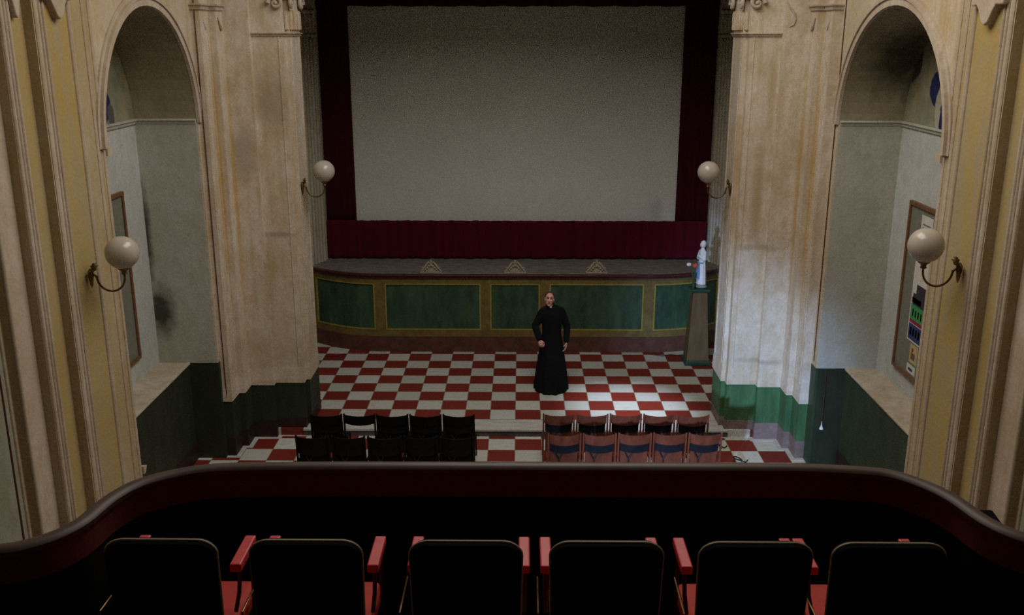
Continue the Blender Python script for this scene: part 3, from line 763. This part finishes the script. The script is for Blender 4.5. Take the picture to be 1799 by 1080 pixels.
# ------------------------------------------------------------ cables and cord
bm = bmesh.new(); tube(bm, [(-4.145, -1.547, 7.5), (-4.145, -1.550, 4.5), (-4.15, -1.547, 2.8), (-4.145, -1.548, 0.78)], 0.007, 6)
tag(link('wall_cable', bm, m_cable, smooth=True), 'thin reddish cable running down the left pier beside the arch', 'cable')
bm = bmesh.new(); tube(bm, [(4.193, -1.66, 7.5), (4.193, -1.655, 4.6), (4.190, -1.66, 3.0), (4.193, -1.655, 1.42)], 0.007, 6)
tag(link('wall_cable', bm, m_cable, smooth=True), 'thin reddish cable running down the right pier beside the arch', 'cable')
bm = bmesh.new(); tube(bm, [(-4.350, -6.82, 6.5), (-4.351, -6.82, 3.0), (-4.350, -6.83, 1.0)], 0.009, 6)
tag(link('wall_cable', bm, m_cable, smooth=True), 'red cable on the grey wall at the far left edge', 'cable')
bm = bmesh.new(); tube(bm, [(4.350, -7.12, 6.5), (4.351, -7.12, 3.0), (4.350, -7.13, 1.0)], 0.009, 6)
tag(link('wall_cable', bm, m_cable, smooth=True), 'dark red cable on the grey wall at the far right edge', 'cable')
t = thing('pull_cord', 'small white bell pull hanging on a cord below the right niche edge', 'pull cord', (4.34, -1.80, 0.45))
bm = bmesh.new(); tube(bm, [(0, 0.03, 0.89), (0, 0, 0.6), (0, 0, 0.10)], 0.004, 6); link('cord', bm, m_cable, t)
bm = bmesh.new(); lathe(bm, [(0.03, 0), (0.027, 0.02), (0.013, 0.045), (0.007, 0.07), (0.004, 0.12)], (0, 0, 0), 12); link('bell_pull', bm, m_white, t, smooth=True)
def coil(label, c, r):  # dark loop lying on the floor, drawn as a coiled tube
    bm = bmesh.new(); pts = []
    for k in range(40):
        a = k/39*3.4*PI; rr = r*(1-0.1*math.sin(a*1.7))
        pts.append((c[0]+rr*math.cos(a), c[1]+rr*math.sin(a)*0.8, ZL+0.012+0.05*abs(math.sin(a*0.5))))
    pts += [(c[0]+r*1.8, c[1]-0.05, ZL+0.012), (c[0]+r*2.6, c[1]+0.02, ZL+0.012)]
    tube(bm, pts, 0.009, 8); tag(link('dark_loop', bm, m_iron, smooth=True), label, 'cable')
coil('dark loop on the floor beyond the right chairs', (3.02, -1.16, 0), 0.06)
coil('dark loop on the floor at the near right row end', (3.22, -1.66, 0), 0.06)
bm = bmesh.new(); tube(bm, [(2.55, 2.80, 0.012), (2.75, 2.70, 0.012), (2.9, 2.78, 0.012), (3.05, 2.74, 0.012), (3.25, 2.82, 0.012), (3.6, 2.9, 0.012)], 0.008, 6)
tag(link('floor_cable', bm, m_iron, smooth=True), 'dark cable lying on the tiles at the stage foot behind the pedestal', 'cable')

# ------------------------------------------------------------ pedestal, statue, flowers
PX, PY = 3.315, 2.40
t = thing('pedestal', 'tall tapering brown wooden pedestal with green base and cap', 'pedestal', (PX, PY, 0))
def sq(h): return [(-h, -h), (h, -h), (h, h), (-h, h)]
bm = bmesh.new(); prism(bm, sq(0.235), 0, 0.05); prism(bm, sq(0.225), 0.05, 0.085, top=sq(0.205)); link('base', bm, m_green_trim, t, bevel=0.006)
bm = bmesh.new(); prism(bm, sq(0.20), 0.085, 1.36, top=sq(0.125)); link('shaft', bm, m_pedwood, t, bevel=0.006)
bm = bmesh.new(); prism(bm, sq(0.135), 1.36, 1.385, top=sq(0.165)); prism(bm, sq(0.165), 1.385, 1.42); link('cap', bm, m_green_trim, t, bevel=0.005)
t = thing('madonna_statue', 'small white statue of a veiled woman with a blue sash on the pedestal', 'statue', (PX+0.02, PY, 1.42), math.radians(-62))
bm = bmesh.new()
lathe(bm, [(0.02, 0.0), (0.10, 0.005), (0.115, 0.03), (0.09, 0.07), (0.05, 0.085)], (0, 0, 0), 14, fold=lambda a, z: 0.12*math.sin(5*a+9*z))
link('rock_base', bm, mottled('grey_green_rock', (0.12, 0.14, 0.11), (0.3, 0.31, 0.27), 20), t, smooth=True)
bm = bmesh.new()
lathe(bm, [(0.05, 0.07), (0.095, 0.075), (0.09, 0.2), (0.078, 0.35), (0.066, 0.5), (0.07, 0.6), (0.06, 0.68), (0.03, 0.73)], (0, 0, 0), 28, sx=1.0, sy=0.85, fold=lambda a, z: 0.05*math.sin(9*a))
ball(bm, (0, -0.005, 0.79), (0.044, 0.05, 0.06)); ball(bm, (0, 0.012, 0.80), (0.052, 0.054, 0.068)); cone(bm, (0, 0, 0.70), (0, 0, 0.78), 0.03, 0.03)
for sx in (-1, 1):
    limb(bm, [(sx*0.06, 0, 0.66), (sx*0.085, -0.02, 0.54), (sx*0.015, -0.085, 0.60)], [0.032, 0.034, 0.02])
link('robe', bm, m_white, t, smooth=True); fuse(t.children[-1], 0.008, 2)
bm = bmesh.new()
tube(bm, [(-0.07, -0.035, 0.47), (0.0, -0.068, 0.46), (0.07, -0.035, 0.47)], 0.014, 8)
tube(bm, [(0.0, -0.07, 0.46), (0.012, -0.082, 0.33), (0.02, -0.09, 0.18)], [0.02, 0.024, 0.03], 8)
tube(bm, [(-0.01, -0.07, 0.46), (-0.02, -0.082, 0.34), (-0.03, -0.088, 0.24)], [0.016, 0.02, 0.024], 8)
link('sash', bm, m_blue, t, smooth=True)
bm = bmesh.new(); ball(bm, (0, -0.03, 0.785), (0.03, 0.028, 0.042)); link('face', bm, m_flesh_paint, t, smooth=True)
bm = bmesh.new(); ball(bm, (0, -0.09, 0.63), (0.014, 0.014, 0.035)); link('joined_hands', bm, m_flesh_paint, t, smooth=True)
t = thing('flower_vase', 'slim green vase with one red and one white flower on the pedestal', 'vase', (PX-0.13, PY-0.10, 1.42))
bm = bmesh.new(); lathe(bm, [(0.02, 0), (0.028, 0.01), (0.034, 0.08), (0.02, 0.15), (0.026, 0.18)], (0, 0, 0), 14); link('vase', bm, m_green_trim, t, smooth=True)
bm = bmesh.new(); tube(bm, [(0, 0, 0.16), (0.005, 0, 0.3), (0.01, 0, 0.40)], 0.006, 6); tube(bm, [(0, 0, 0.16), (-0.03, 0, 0.3), (-0.09, 0, 0.42)], 0.005, 6)
for a in range(5): tube(bm, [(0, 0, 0.18), (0.03*math.cos(a*1.3), 0.03*math.sin(a*1.3), 0.26), (0.05*math.cos(a*1.3), 0.05*math.sin(a*1.3), 0.31)], [0.004, 0.012, 0.002], 6)
link('stems', bm, m_leaf, t, smooth=True)
def bloom(nm, c, r, m):
    bm = bmesh.new()
    for k in range(7):
        a = k*2*PI/7; ball(bm, (c[0]+r*0.5*math.cos(a), c[1]+r*0.5*math.sin(a), c[2]), (r*0.5, r*0.5, r*0.6), u=8, v=6)
    ball(bm, (c[0], c[1], c[2]+r*0.3), r*0.5, u=8, v=6); link(nm, bm, m, t, smooth=True)
bloom('red_flower', (0.015, 0, 0.43), 0.055, m_redflower); bloom('white_flower', (-0.10, 0, 0.45), 0.045, m_white)

# ------------------------------------------------------------ priest
def priest():
    t = thing('person', 'person in a long black cassock standing on the tiles, right fist half raised, mouth open', 'person', (0.600, 0.93, 0.0))
    # joints relative to root (x right in picture, -y toward the viewer)
    nk = Vector((-0.025, 0.0, 1.46)); hd = Vector((-0.045, -0.035, 1.605))
    shR, elR, haR = Vector((-0.175, 0.0, 1.39)), Vector((-0.275, -0.02, 1.14)), Vector((-0.205, -0.20, 0.945))
    shL, elL, haL = Vector((0.175, 0.0, 1.40)), Vector((0.255, 0.03, 1.12)), Vector((0.245, -0.05, 0.87))
    bm = bmesh.new()
    # torso, legs
    limb(bm, [(0, 0, 0.95), (0, 0, 1.15), (-0.01, 0, 1.36)], [0.12, 0.11, 0.10]); limb(bm, [shR, (0, 0, 1.37), shL], [0.04, 0.055, 0.04])
    for sx in (-1, 1):
        limb(bm, [(sx*0.09, 0, 0.92), (sx*0.10, -0.01, 0.50), (sx*0.10, 0.02, 0.10)], [0.085, 0.058, 0.042])
        limb(bm, [(sx*0.10, 0.03, 0.055), (sx*0.12, -0.12, 0.04)], [0.04, 0.035])
    cone(bm, nk-Vector((0, 0, 0.06)), hd-Vector((0, -0.01, 0.06)), 0.055, 0.052)
    # arms
    limb(bm, [shR, elR, haR], [0.04, 0.036, 0.024]); limb(bm, [shL, elL, haL], [0.04, 0.036, 0.024])
    # head
    tilt = Matrix.Rotation(math.radians(-13), 3, 'X') @ Matrix.Rotation(math.radians(6), 3, 'Y')
    H = lambda x, y, z: hd + tilt @ Vector((x, y, z))
    ball(bm, H(0, 0.015, 0.03), (0.073, 0.09, 0.088), rot=tilt, u=24, v=16)
    ball(bm, H(0, -0.015, -0.035), (0.060, 0.068, 0.078), rot=tilt, u=24, v=16)
    ball(bm, H(0, -0.05, -0.095), (0.030, 0.025, 0.022), rot=tilt)
    cone(bm, H(0, -0.075, 0.015), H(0, -0.105, -0.028), 0.009, 0.016); ball(bm, H(0, -0.098, -0.030), (0.019, 0.015, 0.011), rot=tilt)
    ball(bm, H(0, -0.072, 0.033), (0.048, 0.018, 0.010), rot=tilt)
    for sx in (-1, 1):
        ball(bm, H(sx*0.033, -0.066, -0.018), (0.020, 0.018, 0.016), rot=tilt)
        ball(bm, H(sx*0.074, 0.012, -0.008), (0.010, 0.018, 0.031), rot=tilt)
    # right hand: fist ; left hand: relaxed
    def hand(wr, d, side, palmn, curl):
        """wr wrist, d pointing direction, side = direction of the thumb, palmn = palm normal"""
        d, side, palmn = d.normalized(), side.normalized(), palmn.normalized()
        pc = wr + d*0.052
        rot = Matrix((side, palmn, d)).transposed()
        ball(bm, pc, (0.040, 0.018, 0.050), rot=rot)
        for k in range(4):
            b = wr + d*(0.092-0.004*abs(k-1.2)) + side*(0.030-0.020*k)
            L = (0.038, 0.043, 0.040, 0.031)[k]
            a1, a2, a3 = curl
            dd = lambda a: (d*math.cos(a) + palmn*math.sin(a))
            j1 = b + dd(a1)*L; j2 = j1 + dd(a1+a2)*L*0.62; j3 = j2 + dd(a1+a2+a3)*L*0.5
            limb(bm, [b, j1, j2, j3], [0.0098, 0.009, 0.0082, 0.007], 8)
        tb = wr + d*0.03 + side*0.034
        t1 = tb + (side*0.5+d*0.8+palmn*0.5).normalized()*0.034; t2 = t1 + (d*0.7 - side*0.1 + palmn*0.8).normalized()*0.028
        limb(bm, [tb, t1, t2], [0.013, 0.0105, 0.008], 8)
    hand(haR, (haR-elR), Vector((0.8, -0.3, 0.5)), Vector((0.6, 0.4, -0.5)), (1.2, 1.5, 1.0))
    hand(haL, (haL-elL), Vector((-0.2, -1, 0.1)), Vector((-1, 0.2, 0)), (0.35, 0.45, 0.3))
    body = link('body', bm, m_skin, t, smooth=True); fuse(body, 0.0055, 2)
    # face details
    for sx in (-1, 1):
        bm = bmesh.new(); ball(bm, H(sx*0.029, -0.0735, 0.012), (0.0125, 0.008, 0.007), rot=tilt, u=10, v=8); link('eye', bm, m_eye, t, smooth=True)
        bm = bmesh.new(); tube(bm, [H(sx*0.012, -0.089, 0.030), H(sx*0.030, -0.088, 0.038), H(sx*0.050, -0.074, 0.030)], [0.004, 0.005, 0.003], 6); link('eyebrow', bm, m_hair, t, smooth=True)
    bm = bmesh.new(); ball(bm, H(0, -0.080, -0.064), (0.026, 0.010, 0.011), rot=tilt, u=14, v=10); link('mouth', bm, m_lip, t, smooth=True)
    bm = bmesh.new()
    ball(bm, H(0, 0.030, 0.038), (0.080, 0.092, 0.090), rot=tilt, u=24, v=16)
    for f in list(bm.verts):
        p = tilt.inverted() @ (f.co - hd)
        if p.z < -0.03+0.35*max(0, -(p.y-0.03)) or (p.y < -0.036 and p.z < 0.070): 
            f.co = hd + tilt @ (p*0.80)
    link('hair', bm, m_hair, t, smooth=True)
    # clothing
    bm = bmesh.new()
    fold = lambda a, z: (0.055*math.sin(9*a+0.6)+0.03*math.sin(15*a+2))*max(0, (0.95-z))/0.95
    lathe(bm, [(0.20, 0.012), (0.285, 0.015), (0.285, 0.06), (0.262, 0.3), (0.228, 0.55), (0.196, 0.78), (0.176, 0.92), (0.160, 1.03), (0.162, 1.14), (0.176, 1.28), (0.165, 1.36), (0.12, 1.42), (0.075, 1.455), (0.06, 1.47)], (0, 0, 0), 96, sx=1.0, sy=0.78, fold=fold)
    lathe(bm, [(0.20, 0.012), (0.272, 0.014), (0.275, 0.05), (0.245, 0.3), (0.20, 0.55), (0.14, 0.75)], (0, -0.02, 0), 96, sx=0.95, sy=1.0, fold=fold)
    limb(bm, [shR+Vector((0.02, 0, -0.02)), elR, elR.lerp(haR, 0.55), haR+(elR-haR)*0.10], [0.072, 0.062, 0.058, 0.050], 16)
    limb(bm, [shL+Vector((-0.02, 0, -0.02)), elL, elL.lerp(haL, 0.55), haL+(elL-haL)*0.10], [0.072, 0.060, 0.056, 0.048], 16)
    limb(bm, [shR+Vector((0.03, 0, 0)), nk+Vector((-0.02, 0, -0.02)), nk+Vector((0.05, 0, -0.02)), shL+Vector((-0.03, 0, 0))], [0.066, 0.068, 0.068, 0.066], 16)
    lathe(bm, [(0.11, 1.38), (0.082, 1.44), (0.066, 1.485), (0.060, 1.487)], (-0.018, -0.004, 0), 24)
    ca = link('cassock', bm, m_cassock, t, smooth=True); fuse(ca, 0.009, 2)
    bm = bmesh.new(); pts = [nk + Vector((0.064*math.cos(a), 0.060*math.sin(a)-0.006, 0.035-0.012*math.sin(a)*-1)) for a in arc(24, 0, 2*PI)][:-1]
    tube(bm, pts, 0.013, 8, closed=True); link('cassock_collar', bm, m_cassock, t, smooth=True)
    bm = bmesh.new(); box(bm, -0.018, -0.012, -0.014, 0.018, 0.006, 0.016); o = link('clerical_collar_tab', bm, m_white, t, bevel=0.003); o.location = nk + Vector((0.0, -0.074, 0.024))
    for k in range(10):
        bm = bmesh.new(); ball(bm, (0, 0, 0), (0.006, 0.005, 0.006), u=8, v=6); b = link('button', bm, m_pad, t, smooth=True)
        b.location = (-0.012, -0.146+0.004*abs(k-5), 1.33-k*0.05)
    for sx in (-1, 1):
        bm = bmesh.new(); ball(bm, (sx*0.10, -0.165, 0.035), (0.042, 0.07, 0.034)); box(bm, sx*0.10-0.04, -0.225, 0.0, sx*0.10+0.04, -0.11, 0.016)
        link('shoe', bm, m_pad, t, smooth=True)
priest()

# ------------------------------------------------------------ wooden cinema chairs
PW = 0.458
def wood_chair(label, wood, has_seat=True, w=PW):
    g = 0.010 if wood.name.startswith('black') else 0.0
    t = thing('cinema_chair', label, 'chair')
    h = w/2
    # backrest board, curved in plan and at the lower edge
    bm = bmesh.new(); rg = []
    for i in range(13):
        u = -1+2*i/12; x = u*(h-0.028+g); y = 0.045*(1-u*u) * -1
        zt = 0.80 + 0.012*u*u - 0.012; zb = 0.655 - 0.020*(1-u*u)
        rg.append([bm.verts.new((x, y-0.02, zt)), bm.verts.new((x, y-0.006, zt)), bm.verts.new((x, y+0.034, zb)), bm.verts.new((x, y+0.020, zb))])
    for A, B in zip(rg, rg[1:]):
        for k in range(4): bm.faces.new([A[k], A[(k+1) % 4], B[(k+1) % 4], B[k]])
    bm.faces.new(rg[0][::-1]); bm.faces.new(rg[-1]); link('backrest', bm, wood, t, smooth=True)
    if has_seat:  # black band across the gap below the backrest board, then the seat
        bm = bmesh.new(); rg = []
        for i in range(11):
            u = -1+2*i/10; x = u*(h-0.040+2*g); y = 0.03*(1-u*u) * -1 + 0.035
            zt = 0.655 - 0.016*(1-u*u); zb = 0.53 - 0.025*(1-u*u)
            rg.append([bm.verts.new((x, y-0.01, zt)), bm.verts.new((x, y+0.02, zt)), bm.verts.new((x, y+0.04, zb)), bm.verts.new((x, y+0.010, zb))])
        for A, B in zip(rg, rg[1:]):
            for k in range(4): bm.faces.new([A[k], A[(k+1) % 4], B[(k+1) % 4], B[k]])
        bm.faces.new(rg[0][::-1]); bm.faces.new(rg[-1]); link('gap_band', bm, m_pad, t, smooth=True)
        # tip-up seat, folded up against the back
        bm = bmesh.new(); box(bm, -h+0.045-2*g, -0.012, 0, h-0.045+2*g, 0.012, 0.38, mat=Matrix.Translation((0, 0.11, 0.17)) @ Matrix.Rotation(math.radians(8), 4, 'X'))
        link('tip_up_seat', bm, wood, t, bevel=0.008)
        bm = bmesh.new()
        tube(bm, [(-0.13, 0.045, 0.53), (-0.10, 0.05, 0.46), (-0.07, 0.055, 0.40), (-0.07, 0.07, 0.20)], 0.011, 6)
        tube(bm, [(-0.01, 0.045, 0.53), (-0.04, 0.05, 0.46), (-0.07, 0.055, 0.40)], 0.011, 6)
        link('seat_bracket', bm, m_iron, t)
    for sx in (-1, 1):
        bm = bmesh.new(); x = sx*(h-0.014)
        extrude_x(bm, [(-0.035, 0.815), (0.0, 0.815), (0.05, 0.42), (0.02, 0.0), (-0.02, 0.0), (0.012, 0.42)], x-0.011, x+0.011)
        extrude_x(bm, [(0.03, 0.40), (0.06, 0.43), (0.33, 0.40), (0.40, 0.36), (0.42, 0.0), (0.385, 0.0), (0.35, 0.33), (0.30, 0.36)], x-0.009, x+0.009)
        link('side_frame', bm, wood, t, bevel=0.003)
    return t
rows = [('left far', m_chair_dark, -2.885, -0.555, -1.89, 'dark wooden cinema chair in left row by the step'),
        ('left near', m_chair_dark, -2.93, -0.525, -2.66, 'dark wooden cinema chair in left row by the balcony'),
        ('right far', m_chair, 0.385, 2.74, -1.86, 'varnished brown cinema chair in right row by the step'),
        ('right near', m_chair, 0.435, 2.795, -2.50, 'varnished brown cinema chair in right row by the balcony')]
ords = ['first from the left wall side', 'second from the left', 'middle of five', 'fourth from the left', 'last on the right']
protos = {}
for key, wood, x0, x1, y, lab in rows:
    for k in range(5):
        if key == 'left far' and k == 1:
            t = wood_chair('dark wooden cinema chair missing its seat, second from the left in the far left row', wood, has_seat=False)
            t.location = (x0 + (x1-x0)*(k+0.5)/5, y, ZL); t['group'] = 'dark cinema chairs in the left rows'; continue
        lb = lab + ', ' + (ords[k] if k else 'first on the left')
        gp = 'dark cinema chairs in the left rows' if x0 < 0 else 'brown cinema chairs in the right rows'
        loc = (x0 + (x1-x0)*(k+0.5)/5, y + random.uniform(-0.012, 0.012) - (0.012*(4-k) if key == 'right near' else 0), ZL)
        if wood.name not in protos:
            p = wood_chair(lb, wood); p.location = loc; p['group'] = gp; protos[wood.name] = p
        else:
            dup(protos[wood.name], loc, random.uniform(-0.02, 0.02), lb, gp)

# ------------------------------------------------------------ balcony
ZR = 3.85; ZB = 3.05
OUT = [(-4.25, -11.25), (-3.2, -11.22), (-2.5, -11.14), (-2.02, -11.036), (-1.965, -11.022), (-1.883, -10.966), (-1.834, -10.889), (-1.806, -10.81), (-1.794, -10.67), (-1.755, -10.545),
       (-1.692, -10.437), (-1.572, -10.351), (-1.42, -10.28), (-1.2, -10.262), (-0.8, -10.25), (0, -10.246), (0.8, -10.246), (1.3, -10.245), (1.482, -10.25), (1.664, -10.273), (1.799, -10.296),
       (1.877, -10.345), (1.953, -10.428), (2.01, -10.519), (2.043, -10.602), (2.062, -10.69), (2.082, -10.779), (2.115, -10.85), (2.17, -10.92), (2.3, -10.99), (2.6, -11.08), (3.3, -11.18), (4.25, -11.22)]
def cr_spline(P, per=5):
    out = []
    for i in range(len(P)-1):
        p0, p1, p2, p3 = Vector(P[max(i-1, 0)]), Vector(P[i]), Vector(P[i+1]), Vector(P[min(i+2, len(P)-1)])
        for k in range(per):
            t_ = k/per
            out.append(0.5*((2*p1)+(-p0+p2)*t_+(2*p0-5*p1+4*p2-p3)*t_*t_+(-p0+3*p1-3*p2+p3)*t_**3))
    out.append(Vector(P[-1])); return out
RAIL = cr_spline(OUT, 4)
for _ in range(6): RAIL = [RAIL[0]] + [(RAIL[i-1]+RAIL[i]*2+RAIL[i+1])/4 for i in range(1, len(RAIL)-1)] + [RAIL[-1]]
def sweep(bm, prof, line=RAIL):
    """prof (inward offset, z) closed; inward = toward -y side"""
    rg = []
    for i, p in enumerate(line):
        a = line[max(i-1, 0)]; b = line[min(i+1, len(line)-1)]; d = (b-a).normalized(); nn = Vector((d.y, -d.x))
        rg.append([bm.verts.new((p.x+nn.x*o, p.y+nn.y*o, z)) for o, z in prof])
    for A, B in zip(rg, rg[1:]):
        for k in range(len(prof)): bm.faces.new([A[k], A[(k+1) % len(prof)], B[(k+1) % len(prof)], B[k]])
    bm.faces.new(rg[0][::-1]); bm.faces.new(rg[-1])
t = thing('balcony_parapet', 'dark curved balcony parapet with a glossy handrail in front of the seats', 'balcony', (0, -10.3, ZB))
def bsub(name, bm, m, **k):
    o = link(name, bm, m, None, **k); o.parent = t; o.matrix_parent_inverse = Matrix.Translation((0, 10.3, -ZB)); return o
bm = bmesh.new(); sweep(bm, [(0.0, 3.835), (0.004, 3.85), (0.02, 3.862), (0.045, 3.866), (0.068, 3.860), (0.078, 3.848), (0.076, 3.828), (0.055, 3.815), (0.02, 3.815)]); bsub('handrail', bm, m_rail, smooth=True)
bm = bmesh.new(); sweep(bm, [(0.02, 3.70), (0.02, 3.816), (0.055, 3.816), (0.062, 3.79), (0.062, 3.70)]); bsub('upholstered_band', bm, m_band)
bm = bmesh.new(); sweep(bm, [(0.015, ZB-0.35), (0.015, 3.70), (0.058, 3.70), (0.058, ZB-0.35)]); bsub('parapet_panel', bm, m_black)
bm = bmesh.new()
pl = [(p.x, p.y-0.06) for p in RAIL] + [(4.25, -17.0), (-4.25, -17.0)]
prism(bm, pl, ZB-0.25, ZB); struct(link('floor_balcony', bm, m_bfloor), 'dark brown boarded balcony floor')
t = thing('stage_light_box', 'small black box fixed outside the balcony rail, far right', 'box', (2.135, -10.66, 3.66))  # a plain black box, without any lamp in it
bm = bmesh.new(); extrude_x(bm, [(-0.06, 0), (0.07, 0), (0.07, 0.135), (-0.06, 0.115)], -0.055, 0.045); link('housing', bm, m_black, t, bevel=0.01)
bm = bmesh.new(); box(bm, -0.03, -0.20, -0.05, 0.03, 0.0, 0.0); link('bracket', bm, m_iron, t)

# ------------------------------------------------------------ balcony seats
def rrect(w, z0, z1, r, n=8):
    pts = [(-w*0.94, z0), (w*0.94, z0)]
    for a in arc(n, 0, PI/2): pts.append((w-r+r*math.cos(a), z1-r*0.8+r*0.8*math.sin(a)))
    for a in arc(n, PI/2, PI): pts.append((-w+r+r*math.cos(a), z1-r*0.8+r*0.8*math.sin(a)))
    return pts
def theatre_seat(label):
    t = thing('theatre_seat', label, 'seat', group='red balcony theatre seats')
    tilt = Matrix.Rotation(math.radians(7), 4, 'X')
    w = 0.212
    bm = bmesh.new(); extrude_y(bm, rrect(w, 0.30, 0.945, 0.075), -0.022, 0.03)
    bmesh.ops.transform(bm, matrix=Matrix.Translation((0, 0.06, 0)) @ Matrix.Rotation(math.radians(4), 4, 'X'), verts=bm.verts)
    b = link('backrest', bm, m_vinyl, t, bevel=0.012)
    MB = Matrix.Translation((0, 0.06, 0)) @ Matrix.Rotation(math.radians(4), 4, 'X')
    bm = bmesh.new(); out = rrect(w, 0.30, 0.945, 0.075, 10)[2:]
    out = [(w*0.965, 0.55)] + out + [(-w*0.965, 0.55)]
    tube(bm, [MB @ Vector((x, 0.004, z+0.001)) for x, z in out], 0.006, 8); link('piping', bm, m_piping, t, smooth=True)
    bm = bmesh.new(); extrude_y(bm, rrect(w*0.9, 0.36, 0.90, 0.07), 0.03, 0.065)
    bmesh.ops.transform(bm, matrix=MB, verts=bm.verts); link('back_cushion', bm, m_redseat, t, bevel=0.015)
    bm = bmesh.new(); box(bm, -0.20, 0.11, 0.36, 0.20, 0.52, 0.46); link('seat_cushion', bm, m_redseat, t, bevel=0.03)
    bm = bmesh.new()
    for i in range(1):
        box(bm, -0.19, 0.10, 0.33, 0.19, 0.50, 0.36)
    link('seat_pan', bm, m_iron, t)
    bm = bmesh.new(); tube(bm, [(-0.255, 0.25, 0.64), (-0.257, -0.01, 0.64), (-0.25, -0.03, 0.60), (-0.235, -0.03, 0.02)], 0.004, 8); link('side_rail', bm, m_brass, t, smooth=True)
    for sx in (-1, 1):
        x = sx*0.222
        bm = bmesh.new(); box(bm, x-0.023, 0.165, 0.705, x+0.023, 0.40, 0.742); a = link('armrest', bm, m_redvinyl, t, bevel=0.006)
        bm = bmesh.new()
        tube(bm, [(x, 0.20, 0.71), (x, 0.215, 0.665), (x, 0.19, 0.60), (x, 0.13, 0.55)], 0.009, 8)
        tube(bm, [(x, 0.38, 0.71), (x, 0.38, 0.50), (x, 0.36, 0.36), (x, 0.40, 0.02)], 0.009, 8)
        tube(bm, [(x*0.93, 0.07, 0.56), (x*0.97, 0.07, 0.45), (x, 0.0, 0.02)], 0.007, 8)
        box(bm, x-0.012, -0.05, 0, x+0.012, 0.46, 0.015)
        link('side_frame', bm, m_iron, t, smooth=True)
    return t
lab6 = ['black-backed red theatre seat at the left end of the balcony row', 'black-backed red theatre seat, second from the left on the balcony', 'black-backed red theatre seat just left of the middle of the balcony row',
        'black-backed red theatre seat just right of the middle of the balcony row', 'black-backed red theatre seat, second from the right on the balcony', 'black-backed red theatre seat at the right end of the balcony row']
sx6 = [-1.285, -0.735, -0.13, 0.402, 0.963, 1.463]
p0 = None
for x, lb in zip(sx6, lab6):
    if p0 is None: p0 = theatre_seat(lb); p0.location = (x, -11.25, ZB)
    else: dup(p0, (x, -11.25, ZB), 0, lb)
